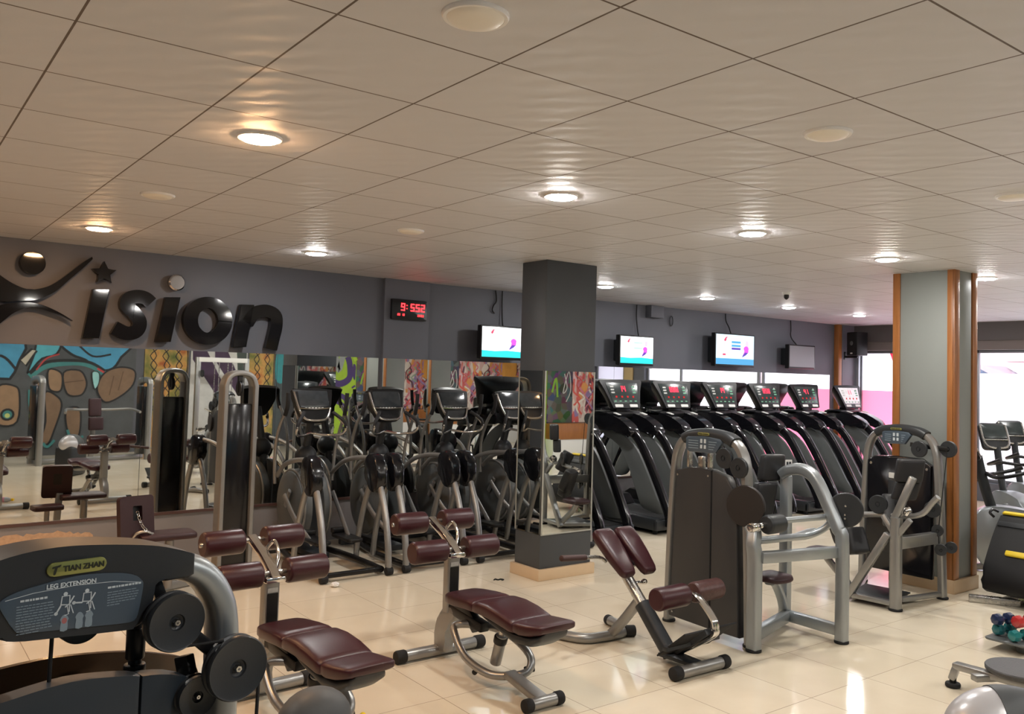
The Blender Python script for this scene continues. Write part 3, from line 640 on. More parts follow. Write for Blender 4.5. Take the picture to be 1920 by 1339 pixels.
mu.line([(9.9, 1.95), (9.98, 1.9)], (.7, .7, .6), .05); mu.line([(10.7, 1.4), (10.8, 1.46)], PU, .05); mu.line([(9.85, 1.0), (10.3, 1.05), (10.6, .8)], PU, .12); mu.done()
m, nt, b = nodes('splashed dark colours'); tc = nt.nodes.new('ShaderNodeTexCoord'); vo = nt.nodes.new('ShaderNodeTexVoronoi'); vo.inputs['Scale'].default_value = 7; nt.links.new(tc.outputs['Object'], vo.inputs['Vector'])
hs = nt.nodes.new('ShaderNodeHueSaturation'); hs.inputs['Saturation'].default_value = .8; hs.inputs['Value'].default_value = .16; nt.links.new(vo.outputs['Color'], hs.inputs['Color']); nt.links.new(hs.outputs[0], b.inputs['Base Color'])
mu = Mural('graffiti_mural', 'dark mural splashed with many colours, reflected in the wide column mirror', 11.32, 12.0, .86, 2.5, m, 1, 0)
mu.line([(11.78, 1.9), (11.86, 1.6), (11.75, 1.5), (11.9, 1.95), (11.96, 1.55), (11.84, 1.3)], (.6, .6, .56), .02); mu.line([(11.45, 1.5), (11.55, 1.8), (11.6, 1.4)], (.2, .4, .03), .05); mu.done()
g = G().boxb(11.3, 14.38, Y0, Y0+.3, .52, .85, .01); struct('trim_5', g, M['wood'])
g = G().boxb(11.3, 14.38, Y0, Y0+.28, 0, .52, .004); struct('trim_6', g, M['white'])
m, nt, b = nodes('crowded pink orange lettering'); tc = nt.nodes.new('ShaderNodeTexCoord'); mp = nt.nodes.new('ShaderNodeMapping'); mp.inputs['Scale'].default_value = (7, 7, 3); mp.inputs['Rotation'].default_value = (0, .5, 0); nt.links.new(tc.outputs['Object'], mp.inputs[0])
vo = nt.nodes.new('ShaderNodeTexVoronoi'); vo.inputs['Scale'].default_value = 1.6; nt.links.new(mp.outputs[0], vo.inputs['Vector']); sx = nt.nodes.new('ShaderNodeSeparateColor'); nt.links.new(vo.outputs['Color'], sx.inputs[0])
cr = nt.nodes.new('ShaderNodeValToRGB'); cr.color_ramp.interpolation = 'CONSTANT'; nt.links.new(sx.outputs[0], cr.inputs[0]); e = cr.color_ramp.elements; e[0].color = (.60, .40, .36, 1); e[1].position = .85; e[1].color = (.16, .05, .08, 1)
for p, c in ((.22, (.70, .62, .55)), (.42, (.62, .13, .12)), (.55, (.70, .32, .10)), (.68, (.68, .45, .48)), (.78, (.30, .22, .40))): x = cr.color_ramp.elements.new(p); x.color = (*c, 1)
nt.links.new(cr.outputs[0], b.inputs['Base Color']); b.inputs['Roughness'].default_value = .6; LETT = m
mu = Mural('graffiti_mural', 'pink, white and orange lettered graffiti mural reflected below the first screen', 12.02, 14.36, .86, 2.5, LETT, 1, 0)
random.seed(11)
for k in range(70):
    x = random.uniform(12.1, 14.3); z = random.uniform(1.0, 2.25); s = random.uniform(.12, .3); c = random.choice([(.75, .7, .62), (.75, .7, .62), (.65, .12, .10), (.75, .32, .06), (.35, .22, .42), (.12, .05, .06), (.6, .2, .25), (.3, .4, .3)])
    mu.line([(max(12.05, min(14.33, x+random.uniform(-s, s)*.6)), max(.95, min(2.4, z+s*(1-i*.5)))) for i in range(5)], c, random.uniform(.025, .06), 3)
mu.poly([(13.4, 1.7), (13.8, 1.75), (13.8, 2.3), (13.4, 2.3)], (.7, .33, .07), 3)
mu.done()
# ------------------------------------------------------------------ treadmills (x: width, +y: towards the mirror, y = 0 under the console)
TRED = emat('treadmill red led', (1.0, .03, .06), 3.0)
M['tscreen'] = mat('treadmill console face', (.022, .03, .03), .22, 0, .5, var=.5, vscale=14)
M['tgrey'] = mat('treadmill grey panel', (.13, .14, .14), .4, 0, .45, var=.06)
BTN_R = emat('red button glow', (1, .06, .06), .55); BTN_G = mat('green buttons', (.10, .30, .18), .4); BTN_W = mat('pale buttons', (.45, .45, .43), .4)
def make_treadmill(label, leds):
    t = thing('treadmill', label, 'treadmill', (0, 0, 0), 'treadmills along the mirror', local=True)
    g = G()
    for s in (-1, 1): g.boxb(s*.26, s*.37, -.98, .66, .05, .19, .015)
    g.boxb(-.37, .37, -1.0, -.93, .05, .17, .015); obj('deck_frame', g, M['dark'], t)
    g = G().boxb(-.26, .26, -.95, .3, .10, .185, .01); obj('running_belt', g, M['rubber'], t)
    g = G(); g.prism([(.12, .05), (.12, .2), (.22, .31), (.5, .33), (.66, .24), (.68, .05)], (0, 0, 0), (0, 1, 0), (0, 0, 1), -.36, .36, .02); obj('motor_hood', g, M['black'], t)
    g = G().boxb(.12, .2, -1.004, -.998, .10, .14); o = obj('warning_sticker', g, M['yellow'], t); o['label'] = 'small yellow sticker'
    for s in (-1, 1):
        for y in (-.9, .58):
            g = G().cyl((s*.3, y, 0), (s*.3, y, .06), .03); obj('foot', g, M['rubber'], t)
    beam = [(-.02, 1.31), (-.28, 1.24), (-.50, 1.09), (-.66, .88), (-.80, .66), (-.95, .40), (-1.04, .22), (-1.06, .1)]
    for s in (-1, 1):
        x = s*.21
        g = G().tube([(x, y, z) for y, z in beam], (.055, .035), 14, 4, sq=4, up=(0, -.5, 1)); f = obj('upright', g, M['gloss'], t)
        g = G().tube([(x+.034, y-.012, z) for y, z in beam[1:7]], (.009, .004), 8, 4, up=(0, -.5, 1)); obj('edge_strip', g, M['steel'], f)
        g = G(); g.prism(cat2([(.12, 1.2), (-.16, 1.16), (-.42, 1.02), (-.58, .84), (-.84, .42), (-.94, .24), (-.62, .26), (-.5, .44), (-.3, .82), (-.12, 1.02), (.12, 1.1)], 3), (0, 0, 0), (0, 1, 0), (0, 0, 1), x-.016, x+.016, .006); obj('side_panel', g, M['tgrey'], t)
        g = G(); g.prism(cat2([(.30, 1.40), (.05, 1.40), (-.24, 1.335), (-.45, 1.21), (-.42, 1.12), (-.2, 1.18), (.05, 1.17), (.3, 1.2)], 3), (0, 0, 0), (0, 1, 0), (0, 0, 1), s*.15, s*.31, .025); h = obj('handrail', g, M['gloss'], t)
        g = G().box((s*.235, -.13, 1.388), (.05, .10, .012), .004, Matrix.Rotation(math.radians(12), 3, 'X')); obj('pulse_grip', g, M['label'], h)
    g = G().boxb(-.31, .31, -.02, .26, 1.33, 1.42, .03); g.boxb(-.13, .13, .0, .14, 1.41, 1.48, .02); obj('console_base', g, M['black'], t)
    # winged console, leaning back
    fr = V((0, -.30, .954)).normalized() if False else V((0, .36, .933)); ex = V((1, 0, 0)); o0 = V((0, -.05, 1.455)); nn = ex.cross(fr)
    out = [(-.235, 0), (.235, 0), (.275, .12), (.315, .24), (.375, .36), (.36, .385), (0, .395), (-.36, .385), (-.375, .36), (-.315, .24), (-.275, .12)]
    g = G(); rings = []
    for k, (d, sc) in enumerate(((.0, .97), (.012, 1.0), (-.03, 1.0), (-.14, .72), (-.19, .45))):
        rings.append([o0 + ex*(x*sc) + fr*(.19+(y-.19)*(sc if k > 2 else 1)) + nn*(d) for x, y in out])
    g.loft(rings[1:]); c = obj('console', g, M['black'], t)
    g = G(); g.prism([(-.215, .065), (.215, .065), (.25, .2), (.285, .345), (-.285, .345), (-.25, .2)], o0, ex, fr, .012, .017, .003); obj('display', g, M['tscreen'], c)
    BT = [(rrect(-.16+.1*k, -.13+.1*k, .14, .165, .006), BTN_R) for k in range(4)] + [(rrect(-.2+.09*k, -.16+.09*k, .085, .1, .005), BTN_G) for k in range(5)]
    BT += [(rrect(.16, .22, .2+.04*k, .22+.04*k, .006), BTN_G) for k in range(3)] + [(rrect(-.22, -.16, .2+.04*k, .22+.04*k, .006), BTN_W) for k in range(3)] + [(circ(.2, .3, .018, 14), BTN_W)]
    for q, mm in BT:
        g = G(); g.prism(q, o0, ex, fr, .017, .020); obj('button', g, mm, c)
    for i, ch in enumerate(leds):
        x = -.03*len(leds)+.06*i
        g = G(); seg7(g, ch, x, .225, .045, .075, .012, .0175, (o0, ex, fr)); obj('led_digit', g, TRED, c)
    for s in (-1, 1): g = G(); g.prism(rrect(s*.13-.07, s*.13+.07, .012, .05, .008), o0, ex, fr, .012, .016); obj('cup_strip', g, M['label'], c)
    return t
TM = [('treadmill almost fully hidden behind the grey mirrored column', '8'), ('treadmill just right of the grey mirrored column, first fully seen in the row', '14'), ('treadmill between the first seen one and the treadmill left of the pale blue screen', '888'),
      ('treadmill standing below and just left of the pale blue lit screen', '14'), ('treadmill behind the head pad of the charcoal weight machine, fourth from the column', '858'), ('treadmill below the switched-off grey screen, next to the last one', '41'),
      ('last treadmill in the row, its pale display in front of the red-filmed window', '11')]
t0 = None
made = {}
TX = [6.67, 7.78, 8.75, 9.75, 10.78, 11.79, 13.0]
for k, (lb, d) in enumerate(TM):
    if d in made:
        r = dup(made[d], lb, (TX[k], 8.2, 0))
    else:
        r = make_treadmill(lb, d); r.location = (TX[k], 8.2, 0); made[d] = r
    if k == 0:
        r0 = r
    if k == 6:
        for c in r.children:
            if c.name.startswith('console') and len(c.children):
                for dd in c.children:
                    if dd.name.startswith('display'):
                        dd.data = dd.data.copy(); dd.data.materials.clear(); dd.data.materials.append(mat('washed out console face', (.75, .75, .77), .3, 0, .5, var=.3, vscale=20)); dd['label'] = 'pale reflecting display'  # pale base colour stands in for light reflected on this display

g = G(); g.prism([(-.42, .76), (-.60, .03), (-1.0, .05), (-.98, .24), (-.80, .56)], (.255, 0, 0), (0, 1, 0), (0, 0, 1), -.012, .012, .005); obj('lower_cover', g, mat('light grey cover', (.22, .23, .23), .4), r0)
g = G().tube([(.285, -.42, .76), (.285, -.47, .68), (.285, -.55, .35), (.285, -.60, .02)], (.032, .02), 10, 4); obj('side_leg', g, M['silver'], r0)

# ------------------------------------------------------------------ ellipticals (y = 0 at the rear feet, +y towards the mirror)
def make_elliptical(label):
    t = thing('elliptical_trainer', label, 'elliptical', (0, 0, 0), 'ellipticals facing the mirror', local=True)
    for s in (-1, 1):
        g = G().tube([(s*.27, .05, .05), (s*.27, .7, .05), (s*.2, 1.2, .06)], .03, 10, 3); obj('base_rail', g, M['black'], t)
        x = s*.315
        g = G().tube([(x, 0, .04), (x, .02, .25), (x, .10, .55), (x, .26, .86)], .031, 12, 4); l = obj('rear_leg', g, M['silver'], t)
        g = G().cyl((x-.032, -.01, .04), (x+.032, -.01, .04), .036); obj('end_cap', g, M['rubber'], l)
        g = G().tube([(x, .34, .86), (x, .46, .7), (x, .57, .45), (x, .64, .2), (x, .66, .05)], .028, 12, 4); obj('inner_leg', g, M['silver'], t)
        g = G(); g.prism(cat2([(.17, .82), (.2, .98), (.27, 1.06), (.38, 1.07), (.46, 1.0), (.45, .88), (.36, .74), (.24, .72)], 3), (0, 0, 0), (0, 1, 0), (0, 0, 1), x-.055, x+.055, .025); obj('pivot_cover', g, M['gloss'], t)
        g = G().tube([(x*.95, .40, 1.02), (x*.95, .7, 1.0), (x*.95, 1.0, .93), (x*.9, 1.22, .80)], (.024, .02), 10, 4); obj('link_arm', g, M['silver'], t)
        g = G().tube([(x*.8, 1.1, .62), (x*.75, .85, .42), (x*.6, .55, .24)], (.03, .018), 10, 3); a = obj('pedal_arm', g, M['silver'], t)
        g = G(); g.prism(rrect(s*.16-.08, s*.16+.08, .34, .76, .05), (0, 0, .25), (1, 0, 0), (0, 1, 0), 0, .035, .012); g.prism(rrect(s*.16-.08, s*.16+.08, .70, .76, .02), (0, 0, .285), (1, 0, 0), (0, 1, 0), 0, .05, .01); obj('pedal', g, M['black'], t)
        g = G().tube([(x*.95, 1.24, .72), (x*1.0, 1.22, 1.05), (x*1.02, 1.12, 1.28), (x*.98, 1.02, 1.42)], .017, 10, 4); h = obj('moving_handle', g, M['silver'], t)
        g = G().tube([(x*.98, 1.02, 1.40), (x*.96, .98, 1.50), (x*.97, .97, 1.62)], .021, 10, 3); obj('grip', g, M['rubber'], h)
        g = G().tube([(0, 1.12, 1.22), (s*.13, 1.02, 1.20), (s*.23, .90, 1.22), (s*.25, .85, 1.29), (s*.19, .90, 1.38)], .014, 10, 5); h = obj('fixed_handle', g, M['chrome'], t)
        g = G().tube([(s*.25, .855, 1.28), (s*.235, .86, 1.34), (s*.19, .90, 1.39), (s*.15, .95, 1.43)], .018, 10, 4); obj('grip', g, M['rubber'], h)
        # drive housing discs
        g = G().lathe((s*.06, 1.22, .50), (s, 0, 0), [(0, .36), (.05, .355), (.09, .33), (.11, .27), (.115, .02)], 36); d = obj('drive_housing', g, M['grey'], t)
        g = G().tube([(s*.13, 1.22+.35*math.cos(a), .50+.35*math.sin(a)) for a in [2*PI*i/36 for i in range(36)]], .012, 8, closed=True); obj('rim', g, M['silver'], d)
        g = G().tube([(s*.19, 1.22, .50), (s*.2, 1.1, .66)], (.03, .015), 10); obj('crank', g, M['silver'], t)
    g = G().boxb(-.33, .33, -.03, .03, .02, .06, .01) if False else G().bar((-.27, .06, .05), (.27, .06, .05), .02, .025, .008); obj('cross_bar', g, M['black'], t)
    g = G().bar((-.3, 1.45, .04), (.3, 1.45, .04), .03, .04, .01); g.boxb(-.08, .08, .75, 1.5, .04, .1, .01); obj('front_base', g, M['dark'], t)
    g = G().tube([(0, 1.3, .7), (0, 1.24, 1.0), (0, 1.14, 1.3), (0, 1.1, 1.42)], (.04, .035), 12, 4, sq=3); g.ell((0, 1.22, .98), (.11, .1, .11)); obj('mast', g, M['dark'], t)
    ex = V((1, 0, 0)); fr = V((0, .38, .925)); o0 = V((0, 1.0, 1.345)); nn = ex.cross(fr)
    g = G(); g.prism(cat2([(-.19, .33), (0, .345), (.19, .33), (.205, .3), (.17, .13), (.12, .02), (.08, 0), (-.08, 0), (-.12, .02), (-.17, .13), (-.205, .3)], 3), o0, ex, fr, -.07, .0, .015); c = obj('console', g, M['black'], t)
    g = G(); g.prism(rrect(-.155, .155, .145, .315, .02), o0, ex, fr, .0, .006, .002); obj('display', g, mat('elliptical display', (.03, .035, .04), .12, 0, .6, var=.4, vscale=16), c)
    for k in range(6): g = G(); g.prism(rrect(-.10+.034*k, -.078+.034*k, .126, .137, .003), o0, ex, fr, .0, .008); obj('button', g, M['label'], c)
    g = G().tube([o0+ex*x+fr*y+nn*.008 for x, y in [(-.195, .30), (-.165, .13), (-.12, .03), (-.06, .004), (.06, .004), (.12, .03), (.165, .13)]], .012, 10, 4); g.tube([o0+ex*x+fr*y+nn*.008 for x, y in [(-.16, .13), (0, .118), (.16, .13)]], .008, 8, 3); obj('console_rim', g, M['chrome'], c)
    return t
EL = ['elliptical nearest the tall silver pulley tower', 'elliptical standing between the first one and the one by the raised bench rollers', 'elliptical in front of the pilaster mirror, left of the one half hidden by the column', 'elliptical half hidden behind the grey mirrored column']
EL[1] = 'elliptical standing second from the tall silver pulley tower'
for k, x in enumerate((3.50, 4.31, 5.13, 5.93)):
    if k == 0: e0 = make_elliptical(EL[0]); e0.location = (x, 7.07, 0)
    else: dup(e0, EL[k], (x, 7.07, 0))
# ------------------------------------------------------------------ decline ab benches (y = 0 at the rear foot bar, front towards -y)
def roller(g, x0, x1, y, z, r):
    return g.lathe((x0, y, z), (1, 0, 0), [(0, r*.55), (.0, r*.86), (.006, r*.96), (.016, r), (x1-x0-.016, r), (x1-x0-.006, r*.96), (x1-x0, r*.86), (x1-x0, r*.55)], 30)
def make_bench(label):
    t = thing('ab_bench', label, 'exercise bench', (0, 0, 0), 'maroon ab benches', local=True)
    g = G().cyl((-.27, 0, .042), (.27, 0, .042), .036); f = obj('rear_foot_bar', g, M['silver'], t)
    for s in (-1, 1):
        g = G().cyl((s*.26, 0, .042), (s*.335, 0, .042), .042, .012); obj('end_cap', g, M['rubber'], f)
    g = G(); g.prism(cat2([(.03, .05), (.02, .2), (-.05, .32), (-.16, .36), (-.2, .30), (-.12, .22), (-.09, .12), (-.09, .05)], 3), (0, 0, 0), (0, 1, 0), (0, 0, 1), -.035, .035, .012); obj('rear_leg', g, M['silver'], t)
    g = G(); g.prism(rrect(-.045, .045, -.035, .035, .015), (0, -.10, .31), (1, 0, 0), (0, 1, 0), 0, .36, .0); p = obj('roller_post', g, M['silver'], t)
    g = G(); g.prism(rrect(-.032, .032, .43, .60, .004), (0, -.136, 0), (1, 0, 0), (0, 0, 1), 0, .002); g.mi = 1; g.prism(rrect(-.03, .03, .605, .63, .004), (0, -.136, 0), (1, 0, 0), (0, 0, 1), 0, .002); o = obj('sticker', g, [M['black'], M['label']], p); o['label'] = 'worn black instruction sticker'
    g = G().tube([(0, -.17, .685), (0, -.12, .72), (0, .0, .79), (0, .17, .86)], (.022, .03), 12, 4, sq=4); g.box((0, -.14, .68), (.12, .08, .035), .012); a = obj('roller_arm', g, M['chrome'], t)
    g = G().tube([(.03, -.1, .72), (.055, -.07, .80), (.06, -.01, .86), (.05, .03, .84), (.03, .04, .81)], .011, 10, 5); obj('pull_handle', g, M['chrome'], t)
    for (y, z, L) in ((-.13, .715, (.075, .315)), (.15, .85, (.065, .295))):
        g = G().cyl((-.31, y, z), (.31, y, z), .014); obj('roller_axle', g, M['steel'], t)
        for s in (-1, 1):
            a, b = (s*L[0], s*L[1]) if s > 0 else (s*L[1], s*L[0]); g = roller(G(), a, b, y, z, .071); obj('foam_roller', g, M['maroon'], t)
    W = (1, 0, 0)
    def seg(pts, name):
        S = []
        for i, (y, zt, hw, th) in enumerate(pts): S.append(((0, y, zt-th/2), hw, th/2))
        g = G(); td = V((0, 0, 1)); g.pad(S, W, td, 4.5, 32); return obj(name, g, M['maroon'], t, ang=60)
    seg([(-.215, .455, .10, .035), (-.222, .466, .118, .055), (-.24, .476, .13, .072), (-.30, .484, .142, .08), (-.42, .494, .15, .08), (-.52, .500, .152, .08), (-.56, .496, .150, .074), (-.575, .486, .145, .06)], 'back_pad')
    seg([(-.568, .486, .145, .06), (-.582, .496, .150, .074), (-.62, .508, .153, .085), (-.72, .512, .155, .09), (-.84, .500, .155, .09), (-.93, .482, .152, .085), (-.965, .474, .148, .075), (-.975, .464, .143, .06)], 'hip_pad')
    seg([(-.966, .466, .140, .06), (-.982, .474, .145, .072), (-1.02, .478, .147, .08), (-1.10, .486, .144, .075), (-1.17, .494, .136, .06), (-1.20, .494, .125, .045), (-1.212, .488, .11, .03)], 'front_pad')
    g = G(); S = [((0, y, z-th/2), hw, th/2) for y, z, hw, th in ((-.60, .425, .10, .02), (-.75, .425, .12, .05), (-.95, .405, .125, .07), (-1.08, .415, .12, .07), (-1.16, .435, .10, .04), (-1.19, .45, .08, .02))]
    g.pad(S, W, (0, 0, 1), 3, 24); obj('pad_shell', g, M['dark'], t, ang=60)
    g = G(); g.bar((0, -.1, .34), (0, -.5, .30), .03, .035, .01); g.bar((0, -.15, .40), (0, -.85, .41), .018, .03, .006); g.tube([(0, -.14, .38), (0, -.3, .36), (0, -.42, .28)], (.045, .03), 12, 3, sq=4); obj('bracket', g, M['black'], t)
    loop = [(-.115, -.33, .255), (-.12, -.47, .14), (-.085, -.66, .088), (.0, -.77, .088), (.085, -.83, .115), (.125, -.80, .185), (.115, -.66, .255), (.08, -.50, .285), (.0, -.38, .29), (-.08, -.31, .285)]
    g = G().tube(loop, .024, 12, 5, closed=True); obj('loop_frame', g, M['silver'], t)
    g = G().cyl((0, -.62, .12), (0, -.68, .30), .034); g2 = g; obj('adjuster_sleeve', g, M['silver'], t)
    g = G().cyl((0, -.66, .25), (0, -.675, .295), .042, .008); obj('adjuster_collar', g, M['black'], t)
    g = G().cyl((0, -.67, .28), (0, -.72, .42), .022); obj('adjuster_rod', g, M['steel'], t)
    g = G().cyl((.09, -.79, .11), (.135, -.83, .125), .02, .006); g.cyl((-.06, -.55, .09), (-.12, -.57, .07), .016); obj('knob', g, M['rubber'], t)
    g = G().bar((.0, -.76, .10), (.0, -1.08, .045), .022, .042, .012); obj('front_leg', g, M['silver'], t)
    g = G().cyl((-.09, -1.09, .038), (.09, -1.09, .038), .033); f = obj('front_foot_bar', g, M['silver'], t)
    for s in (-1, 1):
        g = G().cyl((s*.08, -1.09, .038), (s*.135, -1.09, .038), .038, .01); obj('end_cap', g, M['rubber'], f)
    return t
b0 = make_bench('maroon ab bench standing clear in the middle of the floor'); b0.location = (3.05, 4.9, 0)
dup(b0, 'maroon ab bench beside the leg extension machine, its legs cut by the photo edge', (1.825, 4.86, 0), math.radians(4))

# ------------------------------------------------------------------ back extension bench
t = thing('back_extension_bench', 'back extension bench with two maroon hip pads in front of the weight machine', 'exercise bench', (4.25, 4.1, 0))
g = G().cyl((4.03, 3.70, .043), (4.41, 3.688, .043), .037); f = obj('front_foot_bar', g, M['silver'], t)
for a, b in (((4.04, 3.70, .043), (3.97, 3.702, .043)), ((4.40, 3.688, .043), (4.465, 3.686, .043))):
    g = G().cyl(a, b, .043, .012); obj('end_cap', g, M['rubber'], f)
g = G(); g.prism([(-.07, .02), (.07, .02), (.05, -.28), (-.05, -.28)], (4.22, 3.98, .055), (1, 0, 0), (0, 1, 0), -.012, .012, .004); obj('base_plate', g, M['dark'], t)
g = G().tube([(4.22, 3.955, .05), (4.22, 4.225, .32)], .05, 16, sq=2.6); obj('lower_post', g, M['dark'], t)
g = G().tube([(4.22, 4.2, .30), (4.22, 4.43, .52)], .038, 16); obj('upper_post', g, M['steel'], t)
g = G().cyl((4.25, 4.34, .43), (4.34, 4.34, .43), .012); g.ell((4.35, 4.34, .43), (.025, .02, .02)); obj('lock_knob', g, M['chrome'], t)
g = G().tube([(4.22, 4.26, .33), (4.22, 4.40, .17), (4.22, 4.53, .04)], .036, 14, 3); obj('rear_leg', g, M['silver'], t)
g = G().tube([(3.86, 5.0, .036), (3.91, 4.78, .036), (4.0, 4.58, .036), (4.15, 4.53, .036), (4.33, 4.53, .036), (4.42, 4.62, .036), (4.46, 4.80, .036)], .035, 14, 5); f = obj('rear_foot_bar', g, M['silver'], t)
for a, b in (((3.862, 4.99, .036), (3.85, 5.04, .036)), ((4.458, 4.79, .036), (4.467, 4.84, .036))):
    g = G().cyl(a, b, .037, .01); obj('end_cap', g, M['rubber'], f)
g = G().cyl((4.36, 4.535, .04), (4.43, 4.50, .04), .04, .01); obj('bumper', g, M['rubber'], t)
d = V((0, .76, .65)).normalized(); n = V((0, -.65, .76)).normalized(); W = V((1, 0, 0))
for s, x in ((-1, 4.135), (1, 4.335)):
    S = []
    for k, hw, ht in ((-.205, .035, .012), (-.198, .05, .026), (-.17, .06, .036), (-.05, .078, .042), (.08, .088, .044), (.15, .088, .042), (.185, .078, .032), (.195, .06, .016)):
        S.append((V((x, 4.42, .64)) + d*k + n*.0, hw, ht))
    g = G().pad(S, W, n, 4, 28); obj('hip_pad', g, M['maroon'], t, ang=60)
g = G().box(V((4.235, 4.42, .64)) - n*.05, (.26, .2, .02), .004, Matrix((W, d, n)).transposed()); obj('pad_bracket', g, M['silver'], t)
g = G().tube([(3.79, 4.34, .655), (3.92, 4.37, .64), (4.02, 4.42, .61), (4.08, 4.45, .58)], .013, 10, 4); h = obj('side_handle', g, M['steel'], t)
g = G().cyl((3.55, 4.29, .685), (3.80, 4.34, .655), .02, .006); obj('grip', g, mat('brown rubber grip', (.05, .022, .02), .6), h)
g = G().tube([(4.285, 3.86, .47), (4.285, 3.78, .45), (4.285, 3.66, .35), (4.285, 3.635, .29), (4.285, 3.66, .23), (4.285, 3.90, .075)], (.012, .028), 12, 5, up=(0, -1, .5), sq=4); obj('roller_arm', g, M['chrome'], t)
g = G().cyl((4.02, 3.87, .455), (4.55, 3.87, .455), .013); obj('roller_axle', g, M['steel'], t)
g = roller(G(), 3.985, 4.255, 3.87, .455, .073); obj('foam_roller', g, M['maroon'], t)
g = roller(G(), 4.33, 4.585, 3.87, .455, .068); o = obj('foam_roller', g, [mat('cracked maroon vinyl', (.075, .032, .03), .4, var=.55, vscale=38, bump=.5, bscale=60)], t); o['label'] = 'worn, cracked maroon roller'
for x in (4.10, 4.42):
    g = G().box((x, 3.765, .195), (.17, .30, .012), .004, Matrix.Rotation(math.radians(-39), 3, 'X')); obj('footplate', g, M['rubber'], t)
g = G().bar((4.0, 3.80, .165), (4.5, 3.80, .165), .015, .02); g.bar((4.25, 3.94, .06), (4.25, 3.66, .27), .02, .03); obj('footplate_bracket', g, M['dark'], t)

# ------------------------------------------------------------------ maroon row bench with a chain by the pulley tower
t = thing('row_seat', 'low maroon seat and upright footpad with a chain beside the pulley tower', 'exercise bench', (1.95, 7.45, 0))
g = G().cushion((1.97, 7.42, .475), (1, 0, 0), (0, 1, 0), .42, .28, .06); obj('seat', g, M['maroon_d'], t)
e1 = V((.86, .2, 0)).normalized(); e2 = V((-.25, .1, 1)).normalized(); e2 = (e2-e1*e2.dot(e1)).normalized(); o0 = V((1.735, 7.42, .64))
fr = rrect(-.135, .135, -.165, .165, .03); ho = rrect(-.035, .04, -.03, .085, .008)
g = G(); g.prism(fr+[fr[0]]+[ho[0]]+ho[:0:-1]+[ho[0]], o0, e1, e2, -.03, .03, .0); p = obj('footpad', g, M['maroon_d'], t)
g = G(); g.prism(rrect(-.04, .045, -.035, .09, .004), o0, e1, e2, -.028, -.02); obj('slot_back', g, M['black'], p)
g = G(); P = [o0 + e1*.0 + e2*.03 - e1.cross(e2)*-.035, o0 + e2*-.06+e1*.02+e1.cross(e2)*.05, o0+e2*-.12+e1*.06+e1.cross(e2)*.06, V((1.86, 7.36, .50))]
P = catmull(P, 4)
for i, q in enumerate(P[:-1]):
    dd = (P[i+1]-q).normalized(); sd = dd.orthogonal() if i % 2 else dd.cross(dd.orthogonal())
    g.tube([q+dd*.014*math.cos(a)+sd*.009*math.sin(a) for a in [2*PI*k/10 for k in range(10)]], .003, 6, closed=True)
obj('chain', g, M['chrome'], t)
g = G().tube([(1.70, 7.38, .46), (1.73, 7.34, .52), (1.80, 7.33, .53), (1.86, 7.35, .49)], .012, 10, 4); obj('row_handle', g, M['steel'], t)
g = G().tube([(2.0, 7.42, .43), (2.0, 7.42, .05)], .035, 12); g.bar((1.72, 7.42, .04), (2.40, 7.66, .04), .03, .03); g.bar((1.74, 7.42, .04), (1.76, 7.43, .52), .02, .03); obj('frame', g, M['silver'], t)
g = G().cushion((1.62, 7.55, .40), (1, 0, 0), (0, 1, 0), .26, .2, .06); obj('low_pad', g, M['maroon_d'], t)
g = G().tube([(1.62, 7.55, .37), (1.62, 7.55, .03)], .025, 10); g.bar((1.62, 7.55, .035), (1.74, 7.44, .035), .02, .02); obj('pad_post', g, M['silver'], t)
# ------------------------------------------------------------------ weight stack machines
ARCH = [(-.385, 0), (-.375, .4), (-.36, .8), (-.34, 1.15), (-.318, 1.29), (-.26, 1.385), (-.16, 1.43), (0, 1.445), (.16, 1.43), (.26, 1.385), (.318, 1.29), (.34, 1.15), (.36, .8), (.375, .4), (.385, 0)]
def pulley(g, c, ax, r, w=.03):
    """deep-rimmed cable wheel"""
    c, ax = V(c), V(ax).normalized()
    g.lathe(c-ax*(w/2), ax, [(0, r*.16), (0, r*.94), (.004, r), (w*.35, r), (w*.5, r*.9), (w*.65, r), (w-.004, r), (w, r*.94), (w-.001, r*.3), (w-.006, r*.27), (w-.006, r*.16), (w+.002, r*.14), (w+.002, r*.02)], 36)
    return g
def tower_frame(t, P, X, N, m='silver'):
    """arched frame of a weight stack: P(x, out, z) -> point; X along the arch, N towards the reader of the sign"""
    g = G().tube([P(x, 0, z) for x, z in ARCH], (.030, .046), 14, 3, up=X, sq=3); f = obj('arch_frame', g, M[m], t)
    for s in (-1, 1):
        g = G().cyl(P(s*.385, 0, 0), P(s*.385, 0, .02), .05, .006); obj('foot', g, M['rubber'], f)
    g = G().tube([P(x, .0, z+.006) for x, z in ((-.235, 1.398), (-.16, 1.43), (0, 1.447), (.16, 1.43), (.235, 1.398))], (.042, .06), 16, 4, up=(0, 0, 1), sq=3); obj('top_cap', g, M['dark'], t)
    return f
